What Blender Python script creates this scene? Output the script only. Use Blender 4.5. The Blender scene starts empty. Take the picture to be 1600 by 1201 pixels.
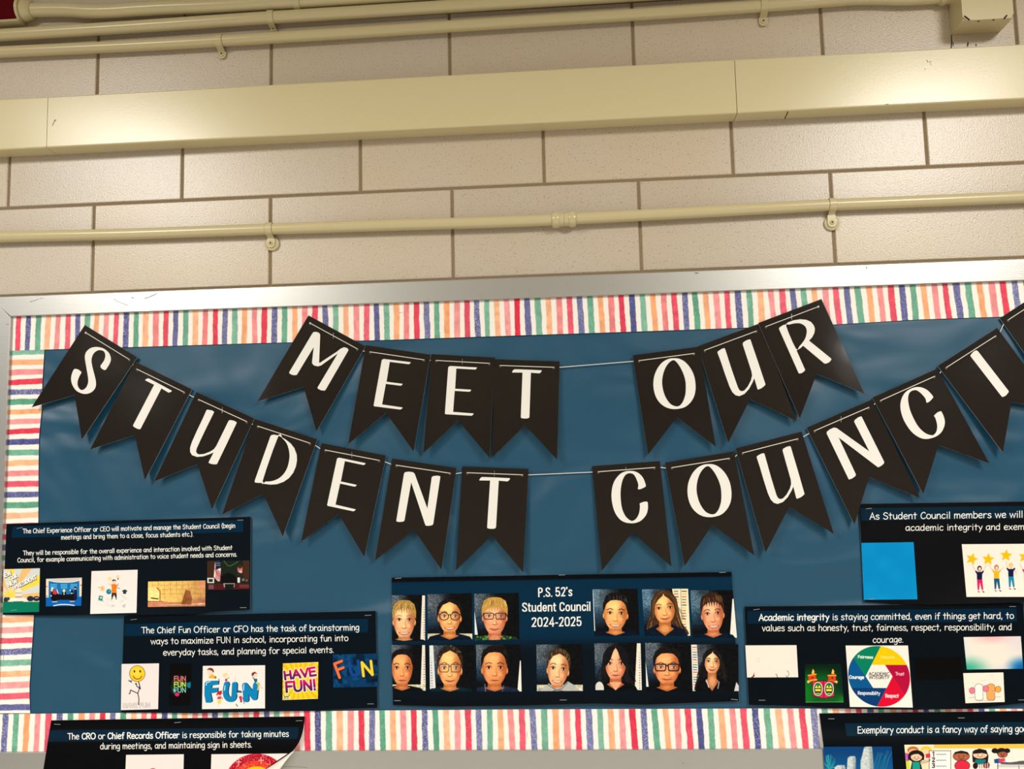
import bpy, bmesh, math, random
import numpy as np
from mathutils import Vector

S = bpy.context.scene
COL = S.collection
PI = math.pi
# ------------------------------------------------------------------ camera
W, H, F = 1600.0, 1201.0, 1451.95          # photograph size and focal length in pixels
LIFT = 2.09                                # height of the block course just above the board
CAM = np.array([1.0741, -1.9682, -0.4420 + LIFT])
PITCH, YAW, ROLL = 0.1053, -0.0703, -0.0225
_f = np.array([math.sin(YAW) * math.cos(PITCH), math.cos(YAW) * math.cos(PITCH), math.sin(PITCH)])
_r = np.cross(_f, [0, 0, 1.0]); _r /= np.linalg.norm(_r)
_u = np.cross(_r, _f)
CR = math.cos(ROLL) * _r + math.sin(ROLL) * _u
CU = -math.sin(ROLL) * _r + math.cos(ROLL) * _u
CF = _f
cam = bpy.data.cameras.new('camera')
cam.sensor_fit = 'HORIZONTAL'; cam.sensor_width = 36.0
cam.lens = 36.0 * F / W
cam.clip_start = 0.05
camo = bpy.data.objects.new('camera', cam); COL.objects.link(camo)
from mathutils import Matrix
camo.matrix_world = Matrix(((CR[0], CU[0], -CF[0], CAM[0]), (CR[1], CU[1], -CF[1], CAM[1]), (CR[2], CU[2], -CF[2], CAM[2]), (0, 0, 0, 1)))
S.camera = camo

# ------------------------------------------------------------------ world, lamps, exposure
S.view_settings.view_transform = 'Standard'
S.view_settings.look = 'None'
S.view_settings.gamma = 1.0
S.view_settings.use_curve_mapping = False
S.view_settings.exposure = -0.07
CEIL = 3.22
wd = bpy.data.worlds.new('World'); S.world = wd; wd.use_nodes = True
wd.node_tree.nodes['Background'].inputs[0].default_value = (1.0, 0.92, 0.80, 1)
wd.node_tree.nodes['Background'].inputs[1].default_value = 0.07


def lamp(name, loc, sx, sy, power, col, spread=170):
    l = bpy.data.lights.new(name, 'AREA'); l.shape = 'RECTANGLE'; l.size = sx; l.size_y = sy
    l.energy = power; l.color = col; l.spread = math.radians(spread)
    o = bpy.data.objects.new(name, l); COL.objects.link(o); o.location = loc
    return o


WARM = (1.0, 0.965, 0.90)
# ceiling panels left and right of the board's middle, and the next row of them further into the room
lamp('ceiling_lamp_left', (-0.88, -2.25, CEIL - 0.05), 0.55, 1.0, 98, WARM)
lamp('ceiling_lamp_right', (2.58, -2.25, CEIL - 0.05), 0.55, 1.0, 98, WARM)
lamp('ceiling_lamp_far_left', (-1.9, -5.0, CEIL - 0.05), 0.6, 1.2, 110, WARM)
lamp('ceiling_lamp_far_right', (3.4, -5.0, CEIL - 0.05), 0.6, 1.2, 110, WARM)

# ------------------------------------------------------------------ projection helpers
def at(px, py, y=0.0):
    """point of the plane y = const that lies behind photograph pixel (px, py)"""
    d = CF + ((px - W / 2) / F) * CR + ((H / 2 - py) / F) * CU
    t = (y - CAM[1]) / d[1]
    return Vector(CAM + d * t)


def atv(X, Y, y):
    X = np.asarray(X, float); Y = np.asarray(Y, float)
    d = CF + ((X - W / 2) / F)[..., None] * CR + ((H / 2 - Y) / F)[..., None] * CU
    t = (np.broadcast_to(y, X.shape) - CAM[1]) / d[..., 1]
    return CAM + d * t[..., None]


def depth_of(wall_px, front_px):
    """how far a level edge stands out: seen at front_px while it meets the wall at wall_px"""
    z = at(*wall_px).z
    d = CF + ((front_px[0] - W / 2) / F) * CR + ((H / 2 - front_px[1]) / F) * CU
    t = (z - CAM[2]) / d[2]
    return -(CAM[1] + t * d[1])


PXM = 2.03 / F                               # metres per pixel near the wall

# ------------------------------------------------------------------ materials
def lin(c):
    c = np.asarray(c, float)
    if c.max() > 1.001: c = c / 255.0
    return np.where(c <= 0.04045, c / 12.92, ((c + 0.055) / 1.055) ** 2.4)


def L4(c):
    a = lin(c); return (float(a[0]), float(a[1]), float(a[2]), 1.0)


def pm(name, col, rough=0.5, metal=0.0, spec=0.5, coat=0.0, coat_rough=0.1):
    m = bpy.data.materials.new(name); m.use_nodes = True
    b = m.node_tree.nodes['Principled BSDF']
    b.inputs['Base Color'].default_value = L4(col)
    b.inputs['Roughness'].default_value = rough
    b.inputs['Metallic'].default_value = metal
    b.inputs['Specular IOR Level'].default_value = spec
    b.inputs['Coat Weight'].default_value = coat
    b.inputs['Coat Roughness'].default_value = coat_rough
    return m


def nd(m, t, **kw):
    n = m.node_tree.nodes.new(t)
    for k, v in kw.items(): setattr(n, k, v)
    return n


def ln(m, a, b): m.node_tree.links.new(a, b)


def bump(m, scale, strength, dist=0.001, detail=3.0, stretch=None, second=None):
    b = m.node_tree.nodes['Principled BSDF']
    g = nd(m, 'ShaderNodeNewGeometry')
    n = nd(m, 'ShaderNodeTexNoise'); n.inputs['Scale'].default_value = scale; n.inputs['Detail'].default_value = detail
    if stretch:
        mp = nd(m, 'ShaderNodeMapping'); mp.inputs['Scale'].default_value = stretch
        ln(m, g.outputs['Position'], mp.inputs['Vector']); ln(m, mp.outputs['Vector'], n.inputs['Vector'])
    else:
        ln(m, g.outputs['Position'], n.inputs['Vector'])
    bp = nd(m, 'ShaderNodeBump'); bp.inputs['Strength'].default_value = strength; bp.inputs['Distance'].default_value = dist
    ln(m, n.outputs['Fac'], bp.inputs['Height']); ln(m, bp.outputs['Normal'], b.inputs['Normal'])
    return n


def mat_block():
    m = pm('glazed_block', (214, 198, 170), 0.30, spec=0.6)
    b = m.node_tree.nodes['Principled BSDF']
    g = nd(m, 'ShaderNodeNewGeometry')
    a = nd(m, 'ShaderNodeVertexColor'); a.layer_name = 'Col'
    # specks in the glaze
    n1 = nd(m, 'ShaderNodeTexNoise'); n1.inputs['Scale'].default_value = 300; n1.inputs['Detail'].default_value = 2
    ln(m, g.outputs['Position'], n1.inputs['Vector'])
    r1 = nd(m, 'ShaderNodeValToRGB'); r1.color_ramp.elements[0].position = 0.27; r1.color_ramp.elements[1].position = 0.40
    r1.color_ramp.elements[0].color = (0.52, 0.46, 0.38, 1); r1.color_ramp.elements[1].color = (1, 1, 1, 1)
    ln(m, n1.outputs['Fac'], r1.inputs['Fac'])
    # broad yellowing
    n2 = nd(m, 'ShaderNodeTexNoise'); n2.inputs['Scale'].default_value = 3.5; n2.inputs['Detail'].default_value = 4
    ln(m, g.outputs['Position'], n2.inputs['Vector'])
    r2 = nd(m, 'ShaderNodeValToRGB'); r2.color_ramp.elements[0].position = 0.35; r2.color_ramp.elements[1].position = 0.62
    r2.color_ramp.elements[0].color = (1.0, 0.97, 0.91, 1); r2.color_ramp.elements[1].color = (1, 1, 1, 1)
    ln(m, n2.outputs['Fac'], r2.inputs['Fac'])
    x1 = nd(m, 'ShaderNodeMixRGB', blend_type='MULTIPLY'); x1.inputs[0].default_value = 1
    x2 = nd(m, 'ShaderNodeMixRGB', blend_type='MULTIPLY'); x2.inputs[0].default_value = 1
    ln(m, a.outputs['Color'], x1.inputs[1]); ln(m, r1.outputs['Color'], x1.inputs[2])
    ln(m, x1.outputs['Color'], x2.inputs[1]); ln(m, r2.outputs['Color'], x2.inputs[2])
    ln(m, x2.outputs['Color'], b.inputs['Base Color'])
    n3 = nd(m, 'ShaderNodeTexNoise'); n3.inputs['Scale'].default_value = 330; n3.inputs['Detail'].default_value = 2
    ln(m, g.outputs['Position'], n3.inputs['Vector'])
    bp = nd(m, 'ShaderNodeBump'); bp.inputs['Strength'].default_value = 0.35; bp.inputs['Distance'].default_value = 0.0008
    ln(m, n3.outputs['Fac'], bp.inputs['Height']); ln(m, bp.outputs['Normal'], b.inputs['Normal'])
    return m


def mat_print(name='printed_paper', rough=0.5, spec=0.06):
    m = pm(name, (200, 200, 200), rough, spec=spec)
    a = nd(m, 'ShaderNodeVertexColor'); a.layer_name = 'Col'
    ln(m, a.outputs['Color'], m.node_tree.nodes['Principled BSDF'].inputs['Base Color'])
    return m


M = {}
M['block'] = mat_block()
M['mortar'] = pm('brown_mortar', (140, 120, 92), 0.9); bump(M['mortar'], 160, 0.8, 0.002)
M['crack_and_shade'] = pm('dark_crack_and_shade', (52, 40, 26), 0.95)
M['cream'] = pm('cream_paint', (204, 190, 148), 0.24, spec=0.5); bump(M['cream'], 60, 0.06, 0.001)
M['raceway'] = pm('cream_enamel', (215, 202, 159), 0.25, spec=0.5); bump(M['raceway'], 260, 0.10, 0.0006)
M['scuff'] = pm('scuffed_paint', (120, 108, 84), 0.8)
M['scar'] = pm('bare_dark_slot', (14, 12, 14), 0.8)
M['red'] = pm('dark_red_paint', (84, 0, 6), 0.6, spec=0.05)
M['alu'] = pm('brushed_aluminium', (190, 190, 187), 0.34, metal=0.8)
bump(M['alu'], 30, 0.10, 0.001, stretch=(1, 1, 40))
M['board'] = pm('cork_board', (140, 104, 70), 0.9)
M['blue'] = pm('blue_paper', (23, 75, 102), 0.40, spec=0.42)
M['blue_back'] = M['blue']
M['black'] = pm('gloss_black_card', (36, 31, 27), 0.10, spec=0.22); bump(M['black'], 9, 0.10, 0.004)
M['core'] = pm('white_card_core', (235, 233, 228), 0.7)
M['letter'] = pm('white_print', (232, 229, 222), 0.4, spec=0.3)
M['string'] = pm('white_string', (226, 222, 210), 0.6)
M['steel'] = pm('staple_steel', (205, 208, 208), 0.3, metal=0.7)
M['hole'] = pm('punched_hole', (70, 66, 60), 0.7)
M['print'] = mat_print()
M['strip'] = mat_print('watercolour_strip', 0.5, 0.3)
M['ink'] = pm('white_text_ink', (238, 238, 234), 0.5)
M['paper'] = pm('plain_white_paper', (232, 226, 216), 0.6)
M['floor'] = pm('floor_tile', (186, 182, 175), 0.35)
M['ceil'] = pm('ceiling_tile', (226, 220, 204), 0.9)
M['hall'] = pm('hall_wall_paint', (138, 134, 126), 0.6)

# blue paper: faint creases
def crease():
    m = M['blue']; b = m.node_tree.nodes['Principled BSDF']
    g = nd(m, 'ShaderNodeNewGeometry')
    mp = nd(m, 'ShaderNodeMapping'); mp.inputs['Scale'].default_value = (2.0, 1, 3.6); mp.inputs['Rotation'].default_value = (0, 0.35, 0)
    n = nd(m, 'ShaderNodeTexNoise'); n.inputs['Scale'].default_value = 1.5; n.inputs['Detail'].default_value = 1.8
    n.inputs['Distortion'].default_value = 0.6
    bp = nd(m, 'ShaderNodeBump'); bp.inputs['Strength'].default_value = 0.9; bp.inputs['Distance'].default_value = 0.03
    ln(m, g.outputs['Position'], mp.inputs['Vector']); ln(m, mp.outputs['Vector'], n.inputs['Vector'])
    ln(m, n.outputs['Fac'], bp.inputs['Height']); ln(m, bp.outputs['Normal'], b.inputs['Normal'])
crease()

# ------------------------------------------------------------------ object helpers
def thing(name, label, cat, loc, group=None):
    o = bpy.data.objects.new(name, None); COL.objects.link(o)
    o.empty_display_size = 0.02
    o.location = loc; o['label'] = label; o['category'] = cat
    if group: o['group'] = group
    return o


def origin(o):
    p = Vector((0, 0, 0))
    while o is not None:
        p = p + o.location; o = o.parent
    return p


def tag(o, label, cat, group=None, kind=None):
    if kind: o['kind'] = kind
    else:
        o['label'] = label; o['category'] = cat
    if group: o['group'] = group
    return o


def mk(name, V, Fc, mats, parent=None, fm=None, colors=None, smooth=False):
    """one mesh object from world-space vertices"""
    V = np.asarray([tuple(v) for v in V] if not isinstance(V, np.ndarray) else V, float).reshape(-1, 3)
    if parent is not None: base = np.array(origin(parent))
    else:
        base = np.array([(V[:, 0].min() + V[:, 0].max()) / 2, V[:, 1].max(), V[:, 2].min()])
    me = bpy.data.meshes.new(name)
    if isinstance(Fc, np.ndarray):
        n = len(Fc); k = Fc.shape[1]
        me.vertices.add(len(V)); me.vertices.foreach_set('co', (V - base).astype(np.float32).ravel())
        me.loops.add(n * k); me.loops.foreach_set('vertex_index', Fc.astype(np.int32).ravel())
        me.polygons.add(n); me.polygons.foreach_set('loop_start', np.arange(0, n * k, k, dtype=np.int32))
        me.polygons.foreach_set('loop_total', np.full(n, k, dtype=np.int32))
        me.update(calc_edges=True)
    else:
        me.from_pydata([tuple(v) for v in (V - base)], [], Fc)
    if not isinstance(mats, (list, tuple)): mats = [mats]
    for m in mats: me.materials.append(m)
    if fm is not None:
        me.polygons.foreach_set('material_index', np.asarray(fm, np.int32))
    if colors is not None:
        a = me.color_attributes.new('Col', 'FLOAT_COLOR', 'POINT')
        c = np.ones((len(V), 4), np.float32); c[:, :3] = colors
        a.data.foreach_set('color', c.ravel())
    if smooth:
        me.polygons.foreach_set('use_smooth', np.ones(len(me.polygons), bool))
    me.update()
    o = bpy.data.objects.new(name, me); COL.objects.link(o)
    if parent is not None: o.parent = parent
    else: o.location = base
    return o


class MB:
    def __init__(s): s.v = []; s.f = []; s.m = []
    def add(s, V, Fs, mi=0):
        k = len(s.v); s.v += [tuple(v) for v in V]
        s.f += [tuple(i + k for i in f) for f in Fs]; s.m += [mi] * len(Fs)
    def box(s, x0, x1, y0, y1, z0, z1, mi=0, bev=0.0):
        # front (towards the room, y0) edge bevelled
        b = bev
        V = [(x0, y1, z0), (x1, y1, z0), (x1, y1, z1), (x0, y1, z1),
             (x0, y0 + b, z0), (x1, y0 + b, z0), (x1, y0 + b, z1), (x0, y0 + b, z1)]
        Fs = [(1, 0, 3, 2), (0, 1, 5, 4), (1, 2, 6, 5), (2, 3, 7, 6), (3, 0, 4, 7)]
        if b > 0:
            V += [(x0 + b, y0, z0 + b), (x1 - b, y0, z0 + b), (x1 - b, y0, z1 - b), (x0 + b, y0, z1 - b)]
            Fs += [(4, 5, 9, 8), (5, 6, 10, 9), (6, 7, 11, 10), (7, 4, 8, 11), (8, 9, 10, 11)]
        else: Fs += [(4, 5, 6, 7)]
        s.add(V, Fs, mi)
    def tube(s, path, r, seg=14, mi=0, caps=True):
        path = [Vector(p) for p in path]; n = len(path)
        rs = r if isinstance(r, (list, tuple)) else [r] * n
        V = []
        for i, p in enumerate(path):
            t = (path[min(i + 1, n - 1)] - path[max(i - 1, 0)])
            if t.length < 1e-9: t = path[-1] - path[0]
            t.normalize()
            a = t.cross(Vector((0, 1, 0)))
            if a.length < 1e-3: a = t.cross(Vector((1, 0, 0)))
            a.normalize(); b = t.cross(a)
            for k in range(seg):
                q = 2 * PI * k / seg
                V.append(p + (a * math.cos(q) + b * math.sin(q)) * rs[i])
        Fs = []
        for i in range(n - 1):
            for k in range(seg):
                k2 = (k + 1) % seg
                Fs.append((i * seg + k, i * seg + k2, (i + 1) * seg + k2, (i + 1) * seg + k))
        if caps:
            Fs.append(tuple(range(seg))[::-1]); Fs.append(tuple((n - 1) * seg + k for k in range(seg)))
        s.add(V, Fs, mi)
    def disc(s, c, r, y0, y1, seg=24, mi=0, dome=0.0):
        """short cylinder whose axis is y, front at y0"""
        V = []
        for y, rr in ((y1, r), (y0 + dome, r), (y0, r * (0.7 if dome else 0.94))):
            for k in range(seg):
                q = 2 * PI * k / seg
                V.append((c[0] + rr * math.cos(q), y, c[2] + rr * math.sin(q)))
        Fs = []
        for i in range(2):
            for k in range(seg):
                k2 = (k + 1) % seg
                Fs.append((i * seg + k, i * seg + k2, (i + 1) * seg + k2, (i + 1) * seg + k))
        Fs.append(tuple(2 * seg + k for k in range(seg)))
        s.add(V, Fs, mi)
    def prism(s, P, y0, y1, mi=0):
        """outline P [(x,z)] pushed from y0 (front) to y1"""
        n = len(P)
        V = [(x, y0, z) for x, z in P] + [(x, y1, z) for x, z in P]
        Fs = [tuple(range(n)), tuple(range(2 * n - 1, n - 1, -1))]
        Fs += [(i, i + n, (i + 1) % n + n, (i + 1) % n) for i in range(n)]
        s.add(V, Fs, mi)
    def build(s, name, mats, parent=None, smooth=False, angle=None):
        o = mk(name, s.v, s.f, mats, parent, fm=s.m, smooth=smooth or angle is not None)
        bm = bmesh.new(); bm.from_mesh(o.data)
        bmesh.ops.recalc_face_normals(bm, faces=bm.faces)
        bm.to_mesh(o.data); bm.free()
        if angle is not None: o.data.set_sharp_from_angle(angle=math.radians(angle))
        return o


def catmull(P, closed=False, sub=5):
    P = [np.array(p, float) for p in P]; n = len(P); out = []
    rng = range(n) if closed else range(n - 1)
    for i in rng:
        if closed: a, b, c, d = P[(i - 1) % n], P[i], P[(i + 1) % n], P[(i + 2) % n]
        else: a, b, c, d = P[max(i - 1, 0)], P[i], P[i + 1], P[min(i + 2, n - 1)]
        for k in range(sub):
            t = k / sub
            out.append(0.5 * (2 * b + (c - a) * t + (2 * a - 5 * b + 4 * c - d) * t * t + (3 * b - a - 3 * c + d) * t ** 3))
    if not closed: out.append(P[-1])
    return out


# ------------------------------------------------------------------ stroke lettering
def glyphs(src):
    G = {}
    for row in src.strip().split('\n'):
        ch, adv, body = row.split(' ', 2)
        ch = {'SP': ' '}.get(ch, ch)
        st = []
        if body.strip() != '-':
            for s in body.split('|'):
                sm = s.startswith('~'); s = s.lstrip('~')
                pts = [tuple(float(q) for q in t.split(',')) for t in s.split()]
                if sm and len(pts) > 2:
                    cl = pts[0] == pts[-1]
                    pts = catmull(pts[:-1], True, 3) + [np.array(pts[0])] if cl else catmull(pts, False, 3)
                st.append([tuple(p) for p in pts])
        G[ch] = (float(adv), st)
    return G


HAND = glyphs("""
a 5.4 ~4.2,4.2 2.6,5 1.0,4.0 .5,2.3 1.2,.6 2.6,.4 3.9,2.0 4.2,4.2|~4.3,4.9 4.1,2.5 4.3,.8 4.8,.1
b 5.2 .8,7.3 .8,.1|~.8,3.4 1.9,4.9 3.4,4.9 4.5,3.6 4.4,1.6 3.1,.2 1.7,.2 .8,1.2
c 4.8 ~4,4.1 3,4.9 1.6,4.5 .6,2.9 .8,1.1 2,.1 3.2,.3 4.1,1
d 5.4 ~4.1,3.6 3,4.9 1.5,4.6 .5,2.8 .8,.9 2.1,.1 3.4,.7 4.1,1.8|4.2,7.4 4.2,.1
e 5 ~.7,2.5 2.5,2.7 4.2,3.1 3.7,4.6 2.4,5 1,4.1 .5,2.3 1.2,.6 2.7,.1 4.2,.8
f 4.2 ~3.8,6.9 2.9,7.4 2,6.6 1.8,4.5 1.8,0|.4,4.6 3.3,4.6
g 5 ~4,4.3 2.7,5 1.1,4.2 .5,2.5 1.2,.7 2.6,.6 3.8,2 4,4.3|~4.1,4.8 4.1,1.5 3.9,-1.2 2.6,-2.3 .8,-1.7
h 5.2 .8,7.3 .8,.1|~.8,2.9 1.8,4.5 3.1,4.9 3.9,4 4.1,2.2 4.1,.1
i 2.5 1.2,4.8 1.2,.1|1.2,6.6 1.2,6.8
k 4.9 .8,7.3 .8,.1|3.7,4.8 .9,2.2|1.9,3.1 4,.1
l 2.4 1.1,7.3 1.1,.1
m 7.2 .7,4.8 .7,.1|~.7,2.8 1.6,4.5 2.6,4.8 3.2,3.8 3.3,.1|~3.3,2.8 4.2,4.5 5.3,4.8 6,3.8 6.1,.1
n 5 .7,4.8 .7,.1|~.7,2.8 1.8,4.5 3,4.9 3.9,3.9 4,.1
o 5.2 ~2.6,4.9 1.1,4.3 .5,2.5 1.1,.7 2.6,.1 4.1,.8 4.7,2.5 4,4.3 2.6,4.9
p 5.2 .8,4.8 .8,-2.3|~.8,3.6 1.9,4.9 3.4,4.8 4.4,3.4 4.2,1.5 3,.3 1.7,.4 .8,1.4
r 4.4 .8,4.8 .8,.1|~.8,2.6 1.6,4.2 2.8,4.8 3.8,4.4
s 4.5 ~3.7,4.3 2.5,4.9 1,4.3 1.1,3.1 2.7,2.5 3.8,1.5 3.2,.3 1.8,.1 .5,.7
t 4.4 2,6.8 2,.1|.4,4.7 3.7,4.7
u 5.2 ~.7,4.8 .7,2 1.3,.5 2.5,.1 3.7,1 4.1,2.6|4.1,4.8 4.3,.1
v 4.6 .4,4.8 2.2,.1 4.1,4.8
w 6.8 .4,4.8 1.8,.1 3.3,4.4 4.8,.1 6.2,4.8
x 5 .5,4.8 4.2,.1|4.1,4.8 .5,.1
y 4.8 .4,4.8 2.5,1.0|4.3,4.8 1.3,-2.3
z 4.9 .6,4.7 4,4.7 .6,.2 4.2,.2
A 6 .4,.1 3,7.2 5.4,.1|1.2,2.6 4.7,2.6
C 5.8 ~5,6 4,7.1 2.5,6.8 1,5.2 .6,3 1.2,1 2.7,.1 4.2,.4 5.2,1.3
D 5.8 .9,.2 .9,7.1|~.9,7.1 3,6.7 4.8,5.2 5.1,3.2 4,1.3 2.4,.4 .9,.2
E 5.5 4.6,7.1 .9,7.1 .9,.2 4.8,.2|.9,3.8 4.3,3.8
F 5.2 4.6,7.1 .9,7.1 .9,.1|.9,3.9 4.2,3.9
G 6 ~5,6 3.6,7.1 1.8,6.4 .7,4 1.2,1.4 3,.1 5,.8 5.3,3.1|5.3,3.2 3.2,3.2
H 6 .9,7.1 .9,.1|4.9,7.1 4.9,.1|.9,3.7 4.9,3.7
I 2.2 1,7.1 1,.1
M 7.2 .7,.1 1.3,7.1 3.5,1.8 5.7,7.1 6.4,.1
N 6.4 1,.1 1,7.1 5.3,.2 5.3,7.2
O 7.2 ~3.6,7.2 1.6,6.4 .6,3.8 1.3,1.2 3.4,.1 5.6,1 6.6,3.6 5.8,6.3 3.6,7.2
P 5 .9,.1 .9,7.1|~.9,7.1 3.2,7 4.5,5.6 3.6,4 .9,3.3
R 5.8 .9,.1 .9,7.1|~.9,7.1 3,7.1 4.6,6.3 4.5,4.7 3,3.7 .9,3.4|2.3,3.5 5,.1
S 5.7 ~4.8,6.3 3.4,7.2 1.5,6.7 .9,5.3 2,4.2 4,3.4 5,2 4.2,.5 2.3,.1 .6,1.1
T 5.8 3,7.1 3,.1|.3,7.1 5.7,7.1
U 6.2 ~.8,7.2 .8,3 1.4,.8 3,.1 4.7,.9 5.3,3 5.3,7.2
V 5.6 .4,7.1 2.8,.1 5.2,7.1
W 7.8 .3,7.1 2,.1 3.9,6.5 5.8,.1 7.5,7.1
Y 5.4 .4,7.1 2.8,3.8|5,7.1 1.8,.1
! 2.4 1.1,7.2 1.1,2.3|1.1,.2 1.1,.4
, 2.4 .9,.7 .5,-1
. 2.2 .8,.15 .8,.35
( 3.2 ~2.6,8 1.2,5.5 1,2.5 2.4,-1
) 3.2 ~.7,8 2.1,5.5 2.2,2.5 .8,-1
1 3.6 .9,6 2,7.1 2,.1
2 5 ~.7,5.6 1.6,7 3.2,7 4,5.6 3,3.4 .7,.2|.7,.2 4.3,.2
3 5 ~.7,6.5 2.4,7.2 3.8,6 3.2,4.2 2,3.8|~2,3.8 3.9,3.3 4.1,1.4 2.6,.1 .6,.7
SP 3.1 -
""")
NARROW = glyphs("""
P 3.2 .6,0 .6,6.65|.6,6.65 1.8,6.65 2.5,6.2 2.7,5.2 2.5,4 1.8,3.5 .6,3.5
S 3.4 2.85,5.2 2.7,6.2 1.8,6.7 .9,6.2 .7,5.2 1.1,4.2 2.4,2.9 2.85,1.8 2.7,.9 1.8,.5 .8,.9 .6,2.1
5 3.4 2.7,6.65 .85,6.65 .75,3.7 1.8,4.2 2.6,3.7 2.8,2.3 2.5,.9 1.6,.5 .8,.9 .6,2
2 3.3 .6,5.2 .8,6.3 1.7,6.7 2.5,6.3 2.7,5.2 2.2,3.6 .7,.6 2.85,.6
4 3.5 2.3,0 2.3,6.6 .5,2.1 3.2,2.1
0 3.4 1.7,6.7 .9,6.2 .6,5 .6,2.1 .9,.9 1.7,.5 2.5,.9 2.8,2.1 2.8,5 2.5,6.2 1.7,6.7
' 1.2 .6,7.2 .6,6.2 .4,5.5
s 2.9 2.3,3.6 2.2,4.4 1.5,4.7 .8,4.4 .7,3.5 1.2,2.9 2.0,2.2 2.3,1.4 2.1,.8 1.5,.5 .7,.8 .55,1.5
t 2.1 .9,6.6 .9,1.1 1.2,.5 1.9,.5|.1,4.7 1.9,4.7
u 3.1 .6,5.1 .6,1.2 1.0,.5 1.6,.5 2.4,1.1|2.5,5.1 2.5,0
d 3.1 2.5,7.2 2.5,0|2.5,4.2 1.7,4.7 .9,4.4 .6,3.4 .6,1.7 .9,.7 1.6,.45 2.5,1
e 3 .7,2.6 2.4,2.6 2.4,3.7 2.1,4.5 1.5,4.7 .9,4.4 .6,3.4 .6,1.7 .9,.8 1.5,.5 2.2,.8 2.4,1.7
n 3.1 .6,5.1 .6,0|.6,4 1.4,4.7 2.2,4.6 2.5,3.9 2.5,0
C 3.4 2.85,4.8 2.7,6.1 1.8,6.7 .9,6.2 .6,5 .6,2.1 .9,.9 1.8,.5 2.7,1 2.85,2.4
o 3.1 1.55,4.7 .9,4.4 .6,3.4 .6,1.7 .9,.75 1.55,.45 2.2,.75 2.5,1.7 2.5,3.4 2.2,4.4 1.55,4.7
c 2.9 2.4,3.3 2.2,4.4 1.5,4.7 .9,4.4 .6,3.4 .6,1.7 .9,.75 1.5,.45 2.2,.8 2.4,1.9
i 1.3 .6,5.1 .6,0|.6,6.3 .6,7.2
l 1.3 .6,7.2 .6,0
- 2.0 .2,2.7 1.8,2.7
. 1.2 .6,0 .6,.9
SP 1.5 -
""")


def lay(text, font):
    """strokes of a line of text in font units, and its width"""
    x = 0.0; out = []
    for ch in text:
        adv, st = font[ch]
        for s in st: out.append([(px + x, py) for px, py in s])
        x += adv
    return out, x


def ribbon(P, w, round_=True):
    """closed outlines (list of polygons) of a pen stroke of width w along P"""
    P = [np.array(p, float) for p in P]
    Q = [P[0]]
    for p in P[1:]:
        if np.linalg.norm(p - Q[-1]) > 1e-6: Q.append(p)
    P = Q
    n = len(P); h = w / 2
    if n == 1:
        return [[P[0] + h * np.array([math.cos(a), math.sin(a)]) for a in np.linspace(0, 2 * PI, 9)[:-1]]]
    L, R = [], []
    closed = np.linalg.norm(P[0] - P[-1]) < 1e-4
    for i in range(n):
        if closed and i in (0, n - 1): a, b = P[n - 2], P[1]
        else: a, b = P[max(i - 1, 0)], P[min(i + 1, n - 1)]
        d1 = P[i] - a; d2 = b - P[i]
        for d in (d1, d2):
            l = np.linalg.norm(d)
            if l > 0: d /= l
        t = d1 + d2
        l = np.linalg.norm(t)
        t = t / l if l > 1e-6 else d2
        nn = np.array([-t[1], t[0]])
        c = max(0.45, abs(np.dot(nn, np.array([-d2[1], d2[0]]) if np.linalg.norm(d2) > 0 else np.array([-d1[1], d1[0]]))))
        L.append(P[i] + nn * h / c); R.append(P[i] - nn * h / c)
    polys = []
    for i in range(n - 1):
        polys.append([L[i], L[i + 1], R[i + 1], R[i]])
    if not round_:
        for i in range(1, n - 1):
            polys.append([P[i] + h * np.array([math.cos(a), math.sin(a)]) for a in np.linspace(0, 2 * PI, 11)[:-1]])
    if round_ and not closed:
        for p, q in ((P[0], P[1]), (P[-1], P[-2])):
            d = p - q; a0 = math.atan2(d[1], d[0])
            polys.append([p + h * np.array([math.cos(a0 + a), math.sin(a0 + a)]) for a in np.linspace(-PI / 2, PI / 2, 6)])
    return polys


def text_px(text, x0, y0, x1, y1, cap, font, prefix=None):
    """map a line of text so that its baseline (or that of its first part) runs from pixel (x0,y0) to (x1,y1)"""
    st, wd_ = lay(text, font)
    if prefix: wd_ = lay(prefix, font)[1]
    ux = np.array([x1 - x0, y1 - y0], float) / wd_
    n = np.array([y1 - y0, -(x1 - x0)], float); n = n / np.linalg.norm(n) * cap / 7.2
    o = np.array([x0, y0], float)
    return [[o + ux * a + n * b for a, b in s] for s in st]


def text_line(text, x0, y0, x1, y1, cap, w, yf, parent, font=None, bold=(), prefix=None):
    """a printed line as one mesh; bold names the first words that are set heavier"""
    font = font or HAND
    V, Fs, Z = [], [], []
    heavy = [False] * len(text)
    for b in bold:
        i = text.index(b)
        for k in range(i, i + len(b)): heavy[k] = True
    hs = [heavy[i] for i, ch in enumerate(text) for _ in font[ch][1]]
    for s, hv in zip(text_px(text, x0, y0, x1, y1, cap, font, prefix), hs):
        for poly in ribbon(s, w * (1.36 if hv else 1.0), font is HAND):
            k = len(V)
            V += poly; Z += [(len(Fs) % 24) * 8e-6] * len(poly); Fs.append(tuple(range(k, k + len(poly))))
    V = np.array(V)
    X, Y = V[:, 0], V[:, 1]
    return mk('text_line', atv(X, Y, yf(X, Y) - 0.0006 - np.array(Z)), Fs, M['ink'], parent)


def marks(name, L, y, mat, parent):
    """small marks on the plane y, each its own part"""
    for P, w in L:
        m = MB()
        if len(P) == 1: P = [P[0], (P[0][0] + w * .5, P[0][1])]
        for poly in ribbon(P, w):
            q = [at(v[0], v[1], y) for v in poly]; m.add(q, [tuple(range(len(q)))])
        m.build(name, mat, parent)

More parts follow.
